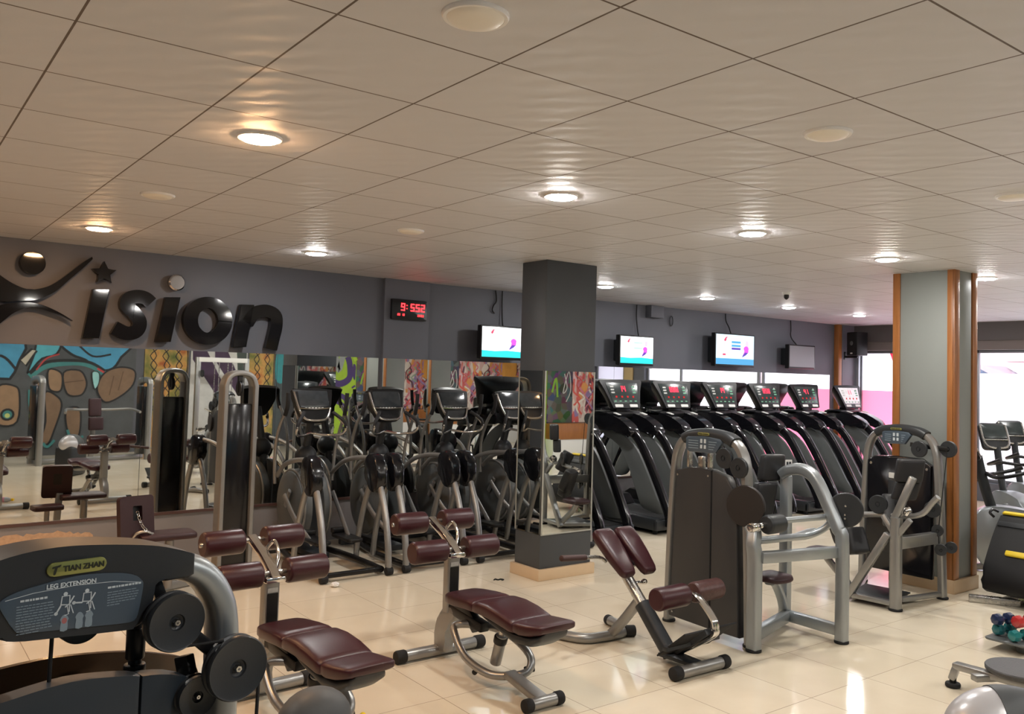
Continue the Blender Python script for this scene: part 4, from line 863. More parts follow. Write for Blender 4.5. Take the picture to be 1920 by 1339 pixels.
def small_sign(t, P, X, N, x0, x1):
    o = P(0, .062, 0); g = G(); g.prism([(x0, 1.415), (x0+.02, 1.428), ((x0+x1)/2, 1.436), (x1-.02, 1.428), (x1, 1.40), (x1-.06, 1.318), (x0+.03, 1.312), (x0, 1.34)], o, X, (0, 0, 1), -.04, 0, .008); s = obj('instruction_sign', g, M['signblue'], t)
    g = G(); cx = (x0+x1)/2
    for k in range(2):
        for a, b in (((-.03+.035*k, 1.385), (-.01+.035*k, 1.415)), ((-.03+.035*k, 1.345), (-.01+.035*k, 1.372))): g.prism(rrect(cx+a[0], cx+b[0], a[1], b[1], .003), o, X, (0, 0, 1), 0, .0015)
    g.mi = 1
    for k in range(4): g.prism([(x0+.03, 1.395-.018*k), (cx-.05, 1.395-.018*k), (cx-.05, 1.401-.018*k), (x0+.03, 1.401-.018*k)], o, X, (0, 0, 1), 0, .0015); g.prism([(cx+.05, 1.395-.018*k), (x1-.05-.01*k, 1.395-.018*k), (x1-.05-.01*k, 1.401-.018*k), (cx+.05, 1.401-.018*k)], o, X, (0, 0, 1), 0, .0015)
    obj('print', g, [M['ink'], M['inkdim']], s)
    g = G(); g.prism(rrect(cx-.055, cx+.055, 1.443, 1.462, .009), P(0, .064, 0), X, (0, 0, 1), -.01, .002, .001); b = obj('maker_badge', g, M['badge'], t)
    g = G().text('TIAN ZHAN', .016, P(cx, .0665, 1.447), X, (0, 0, 1), .001, .0004, 0, 1.05); obj('badge_lettering', g, M['inkblack'], b)

# machine between the column and the pillar, its grey cover towards the camera
t = thing('weight_machine', 'tall silver weight machine with a wide charcoal cover and round counterweights', 'weight machine', (5.2, 4.1, 0))
X = V((0, -1, 0)); N = V((-1, 0, 0)); P = lambda x, o, z: V((4.93, 4.26, z)) + X*x + N*o
tower_frame(t, P, X, N); small_sign(t, P, X, N, -.19, .16)
g = G(); g.prism([(-.335, .06), (.055, .05), (.055, 1.195), (-.05, 1.20), (-.15, 1.195), (-.285, 1.165)], P(0, 0, 0), X, (0, 0, 1), -.035, .055, .012); c = obj('rear_cover', g, M['cover'], t)
for x, z in ((-.27, 1.13), (.03, 1.15), (-.30, .1)):
    g = G().cyl(P(x, .055, z), P(x, .06, z), .008, .002, 12); obj('cover_screw', g, M['steel'], c)
g = G(); g.prism([(.06, .05), (.325, .05), (.29, .9), (.255, 1.08), (.19, 1.16), (.06, 1.193)], P(0, 0, 0), X, (0, 0, 1), -.03, .05, .012); obj('side_cover', g, M['cover'], t)
for x in (-.2, .0):
    g = G().bar(P(x, 0, 1.19), P(x, 0, 1.33), .012, .022); obj('guide_rod', g, M['steel'], t)
g = G().box(P(-.08, .0, 1.235), (.04, .05, .09), .006); obj('stack_top', g, M['steel'], t)
for x, z in ((.18, 1.292), (.315, 1.236)):
    g = pulley(G(), P(x, .055, z), N, .073); obj('pulley', g, M['dark'], t)
g = G().bar(P(.13, .03, 1.33), P(.33, .03, 1.20), .03, .012); g.bar(P(.33, .02, 1.22), P(.35, .02, 1.08), .02, .012); obj('pulley_bracket', g, M['black'], t)
g = G().tube([P(.245, .06, 1.28), P(.30, .06, 1.10), P(.33, .06, .98)], .004, 6); obj('cable', g, M['rubber'], t)
g = G().tube([(4.875, 3.80, 0), (4.875, 3.80, .60), (4.87, 3.81, .72), (4.90, 3.83, .80), (4.93, 3.90, .86)], (.045, .04), 16, 4, sq=5, up=(0, 1, 0)); l = obj('front_post', g, M['silver_cool'], t)
g = G().cyl((4.875, 3.80, 0), (4.875, 3.80, .02), .055, .006); obj('foot', g, M['rubber'], l)
g = G().tube([(5.57, 3.57, 0), (5.57, 3.57, .70), (5.565, 3.60, .80), (5.56, 3.68, .96), (5.555, 3.77, 1.12), (5.555, 3.84, 1.18), (5.555, 3.93, 1.20), (5.56, 4.03, 1.18), (5.565, 4.09, 1.14)], (.042, .04), 16, 4, sq=4, up=(0, 1, 0)); l = obj('arched_post', g, M['silver_cool'], t)
g = G().cyl((5.57, 3.57, 0), (5.57, 3.57, .02), .052, .006); obj('foot', g, M['rubber'], l)
g = G().bar((5.59, 4.07, .03), (5.575, 4.06, 1.14), .04, .032, .012, up=(0, 1, 0)); obj('rear_post', g, M['silver_cool'], t)
g = G().bar((4.90, 3.77, .64), (5.56, 3.60, .64), .04, .03, .012); obj('cross_bar', g, M['silver_cool'], t)
g = G().bar((4.90, 3.84, .085), (5.585, 4.04, .085), .04, .035, .012); g.bar((5.585, 4.04, .085), (5.575, 3.59, .085), .04, .032, .012); obj('base_bar', g, M['silver_cool'], t)
g = G().lathe((4.91, 3.90, .975), (-1, -.25, 0), [(0, .13), (.006, .142), (.014, .145), (.03, .145), (.036, .14), (.038, .02)], 40); obj('cam_disc', g, mat('near black brown disc', (.018, .014, .013), .5, var=.1), t)
g = G().cyl((4.80, 3.74, .865), (4.99, 3.74, .865), .02); g.cyl((4.74, 3.74, .86), (4.83, 3.74, .86), .032, .01); obj('counterweight_shaft', g, M['chrome'], t)
g = G().lathe((4.90, 3.73, .868), (1, 0, 0), [(0, .055), (.008, .063), (.02, .066), (.15, .066), (.162, .063), (.17, .055)], 32); obj('counterweight', g, M['dark'], t)
g = G().lathe((5.66, 3.60, .935), (-.9, -.44, 0), [(0, .11), (.006, .122), (.014, .125), (.03, .125), (.036, .118), (.034, .04), (.034, .01)], 40); d = obj('pivot_disc', g, M['dark'], t)
for a in (0, 2.2, 4.0):
    g = G().cyl(V((5.66, 3.60, .935))+V((-.9, -.44, 0))*.03+V((0.0, 0, .03)), V((5.66, 3.60, .935))+V((-.9, -.44, 0))*.045+V((0, 0, .03)), .008, .002, 10) if a == 0 else G().cyl(V((5.66, 3.60, .935))+V((-.9, -.44, 0))*.03+V((.01*math.cos(a), 0, -.03*a/2)), V((5.66, 3.60, .935))+V((-.9, -.44, 0))*.045+V((.01*math.cos(a), 0, -.03*a/2)), .007, .002, 10); obj('bolt', g, M['steel'], d)
g = G().tube([(5.06, 3.75, .88), (5.66, 3.69, .875)], .022, 14); g.tube([(4.94, 3.84, .74), (5.1, 3.85, .73), (5.35, 3.86, .72), (5.55, 3.84, .72), (5.64, 3.76, .78), (5.66, 3.70, .86)], .026, 14, 4); g.tube([(5.40, 3.86, .72), (5.62, 3.9, .73), (5.72, 3.9, .73)], .022, 12, 3); obj('press_arm', g, M['silver_cool'], t)
g = G().pad([((5.16, 3.97, .452), .03, .01), ((5.16, 3.965, .455), .09, .022), ((5.16, 3.94, .458), .13, .03), ((5.16, 3.86, .458), .135, .032), ((5.16, 3.78, .458), .12, .03), ((5.16, 3.745, .456), .08, .02), ((5.16, 3.735, .452), .03, .01)], (1, 0, 0), (0, 0, 1), 2.6); obj('seat', g, M['maroon_d'], t, ang=60)
g = G().tube([(5.15, 3.88, .42), (5.28, 3.95, .40), (5.42, 4.02, .33), (5.52, 4.05, .22), (5.56, 4.06, .14)], (.022, .035), 12, 4, sq=4); obj('seat_support', g, M['silver_cool'], t)
g = G().cushion((5.52, 4.16, 1.19), (.15, -.05, 1), (.96, -.28, 0), .20, .20, .09); obj('back_pad', g, M['padblack'], t, ang=60)
g = G().cushion((5.42, 4.16, .93), (.2, -.05, 1), (.96, -.28, 0), .30, .19, .10); obj('chest_pad', g, M['padblack'], t, ang=60)
g = G(); g.prism(rrect(-.03, .03, -.045, .045, .004), (5.56, 4.03, 1.215), (.95, -.3, 0), (0, 0, 1), .0, .003); g.mi = 1
for k in (0, 1): g.prism(rrect(-.022+.024*k, -.004+.024*k, -.03, .03, .003), (5.56, 4.03, 1.215), (.95, -.3, 0), (0, 0, 1), .003, .004)
o = obj('sticker', g, [M['white'], M['dark']], t); o['label'] = 'white sticker'

# machine in front of the wooden-edged pillar
t = thing('weight_machine', 'weight machine with black panel and angled silver frame before the wooden-edged pillar', 'weight machine', (7.0, 4.1, 0))
P = lambda x, o, z: V((7.47, 4.19, z)) + X*x + N*o
tower_frame(t, P, X, N); small_sign(t, P, X, N, -.16, .12)
g = G(); g.prism([(-.32, .15), (.30, .15), (.295, 1.14), (.2, 1.20), (-.05, 1.205), (-.25, 1.19), (-.315, 1.15)], P(0, 0, 0), X, (0, 0, 1), -.03, .04, .012); c = obj('front_panel', g, M['gloss'], t)
for x, z in ((-.28, 1.12), (.26, 1.11), (.0, .5)):
    g = G().cyl(P(x, .04, z), P(x, .046, z), .012, .003, 12); obj('cover_screw', g, M['steel'], c)
g = G(); g.prism(rrect(-.1, -.02, 1.0, 1.05, .008), P(0, 0, 0), X, (0, 0, 1), .04, .043); g.mi = 1; g.prism(rrect(-.1, -.02, .6, .98, .01), P(0, 0, 0), X, (0, 0, 1), .04, .055, .006); obj('stack_slot', g, [M['label'], M['dark']], c)
for x, o, z, r in ((.20, .06, 1.285, .073), (.42, -.03, 1.30, .073)):
    g = pulley(G(), P(x, o, z), N, r); obj('pulley', g, M['dark'], t)
for x, o, z, r in ((.36, .13, .78, .07), (.39, .1, .60, .05), (.42, .1, .44, .05), (.47, .02, .46, .05)):
    g = pulley(G(), P(x, o, z), (N+X*.5), r, .025); obj('small_pulley', g, M['dark'], t)
g = G().bar(P(.1, .03, 1.32), P(.42, -.02, 1.30), .02, .012); obj('pulley_bracket', g, M['black'], t)
g = G().tube([P(.43, .02, 1.27), P(.40, .10, .62), P(.40, .09, .45)], .004, 6); obj('cable', g, M['rubber'], t)
g = G().tube([(6.74, 3.825, 0), (6.74, 3.825, .62), (6.74, 3.82, .76)], (.043, .04), 16, sq=4, up=(0, 1, 0)); l = obj('front_post', g, M['silver'], t)
g = G().cyl((6.74, 3.825, 0), (6.74, 3.825, .02), .056, .006); obj('foot', g, M['rubber'], l)
for d in (1, -1):
    g = G().bar((6.74, 3.822, .60), (6.74+.02*d, 3.822+.13*d, .76), .022, .02, .006, up=(0, 1, 0)); obj('fork', g, M['silver'], t)
g = G().bar((6.69, 4.235, .03), (6.72, 3.88, .62), .03, .03, .01); obj('diagonal_strut', g, M['silver'], t)
g = G().bar((6.74, 3.84, .74), (6.78, 3.70, 1.10), .03, .026, .01); obj('pad_mast', g, M['silver'], t)
g = G().cushion((6.90, 3.80, 1.14), (.05, -.12, 1), (.6, -.8, 0), .19, .22, .12); obj('back_pad', g, M['padblack'], t, ang=60)
g = G().cushion((6.92, 3.84, .97), (.15, -.25, 1), (.6, -.8, 0), .16, .2, .10); obj('chest_pad', g, M['padblack'], t, ang=60)
g = G().cushion((6.95, 3.96, .78), (.4, .3, 1), (.5, -.8, 0), .26, .2, .14); obj('arm_pad', g, M['padblack'], t, ang=60)
g = G().bar((6.76, 3.82, .55), (7.45, 3.835, .53), .05, .035, .012); obj('cross_bar', g, M['silver'], t)
g = G().bar((6.70, 4.22, .055), (6.74, 3.84, .055), .02, .03, .008); g.bar((6.71, 4.2, .05), (7.47, 4.55, .05), .02, .03, .008); g.bar((6.95, 3.9, .045), (7.46, 3.81, .045), .02, .025, .008); obj('base_bar', g, M['silver'], t)
g = G().prism([(6.72, 4.22), (6.76, 3.86), (7.2, 3.95), (7.15, 4.35)], (0, 0, .05), (1, 0, 0), (0, 1, 0), 0, .015, .004); obj('footplate', g, M['dark'], t)
g = G().tube([(6.88, 4.26, .71), (6.88, 4.10, .735), (6.88, 3.95, .75), (6.88, 3.80, .76), (6.89, 3.68, .80), (6.90, 3.60, .90), (6.90, 3.555, .95)], .024, 12, 4); h = obj('lever_arm', g, M['silver'], t)
g = G().cyl((6.88, 4.32, .70), (6.88, 4.20, .72), .03, .01); obj('pivot_sleeve', g, M['chrome'], h)
g = G().ell((6.88, 3.82, .80), (.05, .05, .05)); obj('pivot_ball', g, M['chrome'], h)
g = pulley(G(), (6.85, 4.05, .83), (-.9, -.3, 0), .078, .03); obj('cam_disc', g, M['dark'], t)
g = G().cushion((6.72, 4.32, .60), (.1, .5, 1), (.9, -.3, 0), .26, .2, .12); g.cushion((6.78, 4.22, .50), (.1, .4, 1), (.9, -.3, 0), .22, .2, .12); obj('arm_roller', g, M['padblack'], t, ang=60)
g = G().pad([((6.72, 4.62, .37), .05, .015), ((6.72, 4.60, .37), .12, .03), ((6.72, 4.48, .37), .14, .035), ((6.72, 4.36, .37), .12, .03), ((6.72, 4.33, .37), .05, .015)], (1, 0, 0), (0, 0, 1), 3); obj('seat', g, M['maroon_d'], t, ang=60)
g = G().tube([(6.72, 4.48, .34), (6.74, 4.40, .25), (6.74, 4.28, .15), (6.72, 4.22, .08)], (.03, .025), 12, 3, sq=4); obj('seat_support', g, M['silver'], t)

# ------------------------------------------------------------------ leg extension machine in the near corner
FO = V((.38, 2.0, 0)); th = math.radians(10); X2 = V((math.cos(th), math.sin(th), 0)); N2 = V((math.sin(th), -math.cos(th), 0)); Z = V((0, 0, 1))
P = lambda x, o, z: FO + X2*x + N2*o + Z*z
t = thing('leg_extension_machine', 'leg extension machine cut off by the lower left corner, with round pulleys and instruction sign', 'weight machine', (.38, 2.0, 0))
A = [(-.41, 0), (-.405, .6), (-.40, 1.1), (-.385, 1.28), (-.335, 1.385), (-.25, 1.43), (-.1, 1.45), (.06, 1.44), (.16, 1.415), (.235, 1.385), (.28, 1.33), (.30, 1.26), (.305, 1.1), (.308, .6), (.31, 0)]
g = G().tube([P(x, 0, z) for x, z in A], (.032, .05), 18, 4, up=X2, sq=2.4); f = obj('arch_frame', g, M['silver_cool'], t)
for x in (-.41, .31):
    g = G().cyl(P(x, 0, 0), P(x, 0, .02), .055, .006); obj('foot', g, M['rubber'], f)
top = cat2([(-.30, 1.43), (-.24, 1.455), (-.163, 1.479), (-.081, 1.487), (.008, 1.481), (.105, 1.467), (.16, 1.452), (.203, 1.436)], 4, False)
bot = [(.203, 1.392), (.19, 1.386), (.14, 1.386), (.122, 1.395)] + cat2([(.118, 1.39), (.112, 1.345), (.098, 1.312), (.075, 1.299), (.029, 1.301), (-.06, 1.309), (-.148, 1.318), (-.185, 1.335), (-.205, 1.37), (-.215, 1.40)], 4, False) + [(-.30, 1.385)]
g = G(); g.prism(top+bot, FO, X2, Z, -.055, .058, .018, 3); hood = obj('hood', g, M['dark'], t)
sg = cat2([(-.178, 1.392), (-.165, 1.405), (-.13, 1.415), (-.045, 1.426), (.03, 1.421), (.07, 1.411), (.086, 1.398), (.09, 1.385), (.083, 1.335), (.078, 1.321), (.064, 1.314), (-.03, 1.322), (-.128, 1.331), (-.148, 1.338), (-.162, 1.36)], 3)
g = G(); g.prism(sg, FO, X2, Z, .055, .0605, .001); sgn = obj('instruction_sign', g, M['signblue'], hood)
def dirtext(g, s, size, x, z, bold=0, mx=1.0, slope=.0):
    e = (X2+Z*slope).normalized(); g.text(s, size, P(x, .0615, z), e, (Z-X2*slope).normalized(), .001, bold, 0, mx, False)
g = G(); dirtext(g, 'LEG EXTENSION', .0125, -.098, 1.4085, .0004, 1.0, -.01)
g.ribbon([(-.168, 1.398), (-.12, 1.405), (-.045, 1.408), (.03, 1.404), (.084, 1.394)], .0012, FO, X2, Z, .0612, False)
for x0, x1, z in ((-.142, -.1, 1.391), (.018, .08, 1.391)):
    x = x0; random.seed(2)
    while x < x1: w = random.uniform(.003, .007); g.prism([(x, z), (x+w, z), (x+w, z+.0038), (x, z+.0038)], FO, X2, Z, .0605, .0612); x += w+.0015
g.mi = 1; random.seed(4)
for x0, x1, z0, n in ((-.148, -.088, 1.382, 11), (.018, .074, 1.382, 6)):
    for k in range(n):
        x = x0+ (.0 if k < 8 else .002); xe = x1 - (.03 if k == n-1 else 0)
        while x < xe: w = random.uniform(.004, .011); g.prism([(x, z0-.0052*k), (x+w, z0-.0052*k), (x+w, z0-.0052*k+.0016), (x, z0-.0052*k+.0016)], FO, X2, Z, .0605, .0611); x += w+.0014
def fig_seat(dx, ext):
    for pts, w in (([(-.012, 0), (-.010, .018), (.004, .018), (.004, .002)], .0022), ([(-.004, -.004), (.004, .002), (.012, .016)], .0026), ([(-.012, .002), (.004, .0), (.004, -.014)], .0022), ([(-.012, 0), (-.02, -.014) if not ext else (-.028, .002)], .003), ([(0, -.002), (.003, -.018), (-.004, -.02)], .0018), ([(.006, 0), (.012, -.018)], .0018)):
        g.ribbon([(dx+x, 1.372+z) for x, z in pts], w, FO, X2, Z, .0613, False)
    g.flat(circ(dx-.004, 1.394, .004, 12), FO, X2, Z, .0613); g.flat(circ(dx-(.02 if not ext else .028), 1.372-(.014 if not ext else -.002), .0035, 10), FO, X2, Z, .0613)
g.mi = 0; fig_seat(-.058, False); fig_seat(-.018, True)
for x in (-.062, -.034, -.016):
    g.mi = 1; g.flat(cat2([(x-.007, 1.323), (x-.006, 1.340), (x-.008, 1.345), (x-.003, 1.353), (x+.003, 1.353), (x+.008, 1.345), (x+.006, 1.340), (x+.006, 1.323)], 2), FO, X2, Z, .0612)
g.mi = 2; g.flat(circ(-.062, 1.342, .005, 10, .006), FO, X2, Z, .0614)
obj('print', g, [M['ink'], M['inkdim'], M['redprint']], sgn)
bc = (-.043, 1.4445)
g = G(); g.prism(rrect(bc[0]-.056, bc[0]+.056, bc[1]-.0135, bc[1]+.0135, .0134, 8), FO, X2, Z, .055, .0625, .003); bd = obj('maker_badge', g, M['badge'], hood)
g = G(); g.text('TIAN ZHAN', .0155, P(bc[0]+.0125, .0632, bc[1]-.0055), X2, Z, .001, .0004, 0, .92)
g.flat(cat2([(-.046, .006), (-.036, .0075), (-.030, .009), (-.033, .004), (-.037, .003), (-.040, -.009), (-.0445, -.009), (-.042, .003), (-.046, .002)], 2), P(bc[0], 0, bc[1]), X2, Z, .0632)
obj('badge_lettering', g, M['inkblack'], bd)
for (x, o, z, r) in ((.148, .085, 1.306, .062), (.285, .10, 1.182, .071), (-.005, -.02, 1.315, .045), (.222, .045, 1.122, .045)):
    g = G(); c = P(x, o-.018, z)
    g.lathe(c, N2, [(0, r*.3), (0, r*.95), (.004, r), (.012, r), (.018, r*.88), (.024, r), (.032, r), (.036, r*.96), (.034, r*.9), (.033, r*.28), (.028, r*.25), (.026, r*.17), (.024, r*.15)], 48); p = obj('pulley', g, M['dark'], t)
    g = G().lathe(c+N2*.018, N2, [(0, r*.12), (.016, r*.12), (.019, r*.1), (.019, r*.05), (.015, r*.045)], 6); obj('axle_bolt', g, M['chrome'], p)
g = G().bar(P(.125, .02, 1.40), P(.165, .03, 1.29), .012, .018); g.bar(P(.165, .04, 1.30), P(.30, .05, 1.17), .014, .02); g.bar(P(.215, .0, 1.2), P(.225, .03, 1.1), .02, .012); obj('pulley_bracket', g, M['black'], t)
g = G(); g.tube([P(-.065, .01, 1.315), P(-.07, .01, .9)], .004, 8); g.tube([P(.165, .085, 1.248), P(.255, .1, 1.246)], .003, 8); g.tube([P(.345, .1, 1.15), P(.335, .1, .7)], .004, 8); obj('cable', g, M['rubber'], t)
for x in (-.17, .128):
    g = G().cyl(P(x, -.05, 1.31), P(x, -.05, .2), .014); g.cyl(P(x, -.05, 1.27), P(x, -.05, 1.20), .02); g.cyl(P(x, -.05, 1.19), P(x, -.05, 1.17), .023); obj('guide_rod', g, M['black'], t)
g = G(); tp = cat2([(-.34, 1.15), (-.2, 1.195), (-.136, 1.206), (-.038, 1.213), (.05, 1.203), (.102, 1.192)], 3, False)
g.prism(tp+[(.102, .08), (-.34, .08)], FO, X2, Z, .0, .045, .008); obj('front_shroud', g, M['slate'], t)
g = G(); g.prism(cat2([(.106, 1.19), (.17, 1.178), (.235, 1.15)], 3, False)+[(.25, 1.1), (.25, .08), (.106, .08)], FO, X2, Z, -.005, .04, .006); obj('side_shroud', g, M['slate'], t)
tp = cat2([(-.36, 1.12), (-.2, 1.165), (-.038, 1.178), (.066, 1.174), (.191, 1.156), (.29, 1.128), (.345, 1.105), (.372, 1.075), (.38, 1.04)], 3, False)
hole = circ(.063, 1.093, .047, 20)[::-1]
g = G(); o_ = tp+[(.38, .25), (-.36, .25)]; g.prism(o_+[o_[0]]+[hole[12]]+hole[13:]+hole[:12]+[hole[12]], FO, X2, Z, -.26, -.245, 0); g_ = obj('rear_shroud', g, M['smoke'], t)
g = G().bar(P(-.30, -.25, 1.0), P(-.30, -.02, 1.0), .02, .02); g.bar(P(.305, -.25, 1.0), P(.305, -.02, 1.0), .02, .02); g.bar(P(.34, -.24, .06), P(.34, -.0, .06), .03, .03); obj('shroud_bracket', g, M['black'], t)
g = G().bar(P(.308, 0, .1), P(1.15, -.75, .1), .04, .03, .01); g.bar(P(1.12, -.72, .1), P(1.12, -.72, .55), .04, .035, .01); g.tube([P(.31, -.0, .55), P(.7, -.4, .6), P(1.08, -.68, .5)], .035, 12, 3); g.cyl(P(1.12, -.72, 0), P(1.12, -.72, .03), .05); obj('base_frame', g, M['silver_cool'], t)
cc = P(1.085, -.77, .60)
g = G().ell(cc, (.14, .11, .115), 32, 16, Matrix.Rotation(th, 3, 'Z')); obj('cam_housing', g, mat('grey moulded housing', (.085, .09, .095), .5, 0, .3), t, ang=60)
g = G().lathe(cc + V((.03, -.095, -.045)), V((-.35, -.85, .2)), [(0, .078), (.006, .085), (.02, .086), (.03, .08), (.032, .02)], 40); obj('cam_disc', g, M['dark'], t)

# ------------------------------------------------------------------ tall pulley tower by the mirror
t = thing('pulley_tower', 'tall slim silver pulley tower with a black front close to the wall mirror', 'weight machine', (2.67, 7.88, 0))
P = lambda x, o, z: V((2.665+x, 7.88-o, z))
g = G().tube([P(x, 0, z) for x, z in ((-.135, 0), (-.135, 1.0), (-.135, 1.6), (-.13, 1.70), (-.09, 1.775), (0, 1.80), (.09, 1.775), (.13, 1.70), (.135, 1.6), (.135, 1.0), (.135, 0))], (.026, .085), 18, 4, up=(1, 0, 0), sq=4); obj('arch_frame', g, M['silver'], t)
g = G().boxb(2.555, 2.775, 7.83, 7.93, .05, 1.52, .01); obj('front_panel', g, M['gloss'], t)
g = pulley(G(), (2.665, 7.86, 1.66), (1, 0, 0), .07); obj('pulley', g, M['dark'], t)
g = G().bar((2.665, 7.86, 1.78), (2.665, 7.86, 1.62), .02, .02); g.tube([(2.665, 7.80, 1.66), (2.665, 7.81, 1.5)], .005, 8); obj('pulley_hanger', g, M['black'], t)
g = G().boxb(2.47, 2.86, 7.76, 8.02, 0, .05, .01); obj('base_plate', g, M['dark'], t)

# ------------------------------------------------------------------ bikes behind the pillar
def make_bike(label):
    t = thing('exercise_bike', label, 'exercise bike', (0, 0, 0), 'bikes beside the windows', local=True)
    g = G().bar((-.5, 0, .04), (.55, 0, .04), .03, .04, .01); g.bar((-.5, -.25, .035), (-.5, .25, .035), .03, .03, .01); g.bar((.5, -.25, .035), (.5, .25, .035), .03, .03, .01); obj('base', g, M['silver'], t)
    g = G(); g.prism(cat2([(-.35, .08), (-.42, .4), (-.36, .62), (-.1, .66), (.25, .58), (.42, .35), (.40, .1), (.0, .05)], 4), (0, 0, 0), (1, 0, 0), (0, 0, 1), -.1, .1, .03); h = obj('drive_housing', g, M['silver_cool'], t)
    for s in (-1, 1):
        g = G().lathe((-.02, s*.10, .34), (0, s, 0), [(0, .2), (.012, .19), (.016, .15), (.016, .02)], 32); obj('side_disc', g, M['grey'], h)
        g = G().bar((-.02, s*.14, .34), (.10*s, s*.15, .34-.15*s), .012, .018); obj('crank', g, M['dark'], t)
        g = G().box((.10*s, s*.21, .34-.15*s), (.1, .1, .03), .008); obj('pedal', g, M['black'], t)
    g = G().tube([(-.22, 0, .55), (-.30, 0, .8), (-.36, 0, 1.05), (-.38, 0, 1.15)], (.05, .035), 12, 3); obj('console_mast', g, M['dark'], t)
    g = G().tube([(-.3, -.0, .98), (-.22, -.2, .96), (-.05, -.24, 1.0), (.06, -.22, 1.04)], .02, 10, 4); g.tube([(-.3, 0, .98), (-.22, .2, .96), (-.05, .24, 1.0), (.06, .22, 1.04)], .02, 10, 4); obj('handlebar', g, M['black'], t)
    ex = V((0, -1, 0)); fr = V((-.42, 0, .907)); o0 = V((-.36, 0, 1.12)); nn = ex.cross(fr)
    sg = 1 if nn.x > 0 else -1
    g = G(); g.prism(rrect(-.17, .17, 0, .34, .05), o0, ex, fr, -.05*sg, .01*sg, .015); c = obj('console', g, M['black'], t)
    g = G(); g.prism(rrect(-.14, .14, .14, .31, .015), o0, ex, fr, .01*sg, .016*sg, .002); obj('display', g, M['tscreen'], c)
    g = G().tube([o0+ex*x+fr*y+nn*sg*.012 for x, y in [(-.155, .31), (-.15, .1), (-.09, .025), (.09, .025), (.15, .1), (.155, .31)]], .012, 8, 4); g.tube([o0+ex*x+fr*y+nn*sg*.012 for x, y in [(-.14, .12), (.14, .12)]], .008, 8); obj('console_rim', g, M['steel'], c)
    g = G().tube([(.3, 0, .5), (.36, 0, .75)], .03, 12); obj('seat_post', g, M['steel'], t)
    g = G().pad([((.22, 0, .81), .04, .02), ((.25, 0, .81), .07, .035), ((.38, 0, .80), .12, .045), ((.5, 0, .81), .13, .05), ((.56, 0, .82), .08, .03)], (0, 1, 0), (0, 0, 1), 2.6); obj('saddle', g, M['rubber'], t, ang=60)
    return t
k0 = make_bike('exercise bike with its console against the bright window, right of the pillar'); k0.location = (10.35, 4.42, 0); k0.rotation_euler = (0, 0, math.radians(-125))
dup(k0, 'nearer exercise bike with a pale grey housing low behind the pillar', (9.15, 3.88, 0), math.radians(-60))
dup(k0, 'exercise bike cut by the right edge of the photo, farther towards the window', (11.5, 4.72, 0), math.radians(-125))

# ------------------------------------------------------------------ black and yellow machine right of the pillar
t = thing('cardio_machine', 'big black machine housing with yellow trim right of the wooden-edged pillar', 'cardio machine', (8.1, 3.2, 0))
g = G(); g.prism(cat2([(7.67, .10), (7.625, .20), (7.70, .36), (7.86, .58), (7.98, .70), (8.04, .735), (8.2, .745), (8.55, .66), (8.7, .4), (8.72, .14), (8.6, .085), (8.0, .08)], 3), (0, 3.55, 0), (1, 0, 0), (0, 0, 1), 0, .72, .03); obj('housing', g, mat('matt black housing', (.004, .004, .005), .5, 0, .25), t)
e1 = V((.40, 0, .50)).normalized(); n1 = V((-.50, 0, .40)).normalized(); e0 = V((0, -1, 0))
g = G().box((8.03, 3.19, .742), (.05, .70, .02), .006, Matrix.Rotation(math.radians(-12), 3, 'Y')); obj('yellow_trim', g, M['yellow'], t)
R = Matrix((e1, e0, e1.cross(e0))).transposed()
g = G().box((7.925, 3.19, .655), (.05, .70, .02), .006, R); obj('grey_band', g, M['dark'], t)
g = G().box((7.745, 3.19, .44), (.05, .42, .03), .012, R, 3); obj('yellow_handle', g, M['yellow'], t)
g = G().tube([(7.98, 3.60, .70), (7.95, 3.62, .735), (8.0, 3.62, .76), (8.06, 3.60, .74)], .012, 8, 4); obj('hook', g, M['black'], t)
g = G().bar((7.60, 3.64, .03), (7.80, 3.30, .03), .03, .035, .008); g.bar((7.78, 3.35, .05), (8.6, 3.2, .05), .03, .05, .008); obj('foot_bar', g, M['steel'], t)

# ------------------------------------------------------------------ twister plate, dumbbells, near right corner
t = thing('twister_plate', 'round black standing disc on a low silver frame near the right edge', 'balance trainer', (5.45, 2.35, 0))
g = G().lathe((5.46, 2.30, .165), (0, 0, 1), [(0, .18), (.012, .198), (.03, .20), (.036, .195), (.037, .15), (.037, .01)], 56); obj('disc', g, mat('ribbed black rubber disc', (.05, .05, .052), .5, bump=.6, bscale=120), t)
g = G().cyl((5.46, 2.30, .10), (5.46, 2.30, .166), .09); obj('bearing', g, M['black'], t)
g = G().bar((5.37, 2.66, .135), (5.38, 2.10, .135), .02, .035, .008); g.bar((5.28, 2.5, .12), (5.9, 2.15, .12), .02, .03, .008); g.bar((5.37, 2.645, .13), (5.365, 2.67, .05), .02, .035, .008); g.bar((5.38, 2.08, .13), (5.385, 2.06, .05), .02, .035, .008); g.bar((5.87, 2.17, .12), (5.9, 2.155, .05), .02, .03, .008); obj('frame', g, M['silver'], t)
for x, y in ((5.365, 2.665), (5.385, 2.06), (5.9, 2.155)):
    g = G().cyl((x, y, 0), (x, y, .03), .045, .01); g.cyl((x, y, .03), (x, y, .06), .02); obj('foot', g, M['rubber'], t)
t = thing('dumbbell_stand', 'low grey stand under the small coloured dumbbells at the right edge', 'stand', (6.49, 2.74, 0))
g = G().cyl((6.49, 2.72, .0), (6.49, 2.72, .07), .05); g.prism(rrect(-.16, .16, -.15, .15, .04), (6.49, 2.78, .07), (1, 0, 0), (0, 1, 0), 0, .015, .004); g.bar((6.78, 3.02, .02), (6.49, 2.74, .03), .015, .02); obj('tray', g, M['grey'], t)
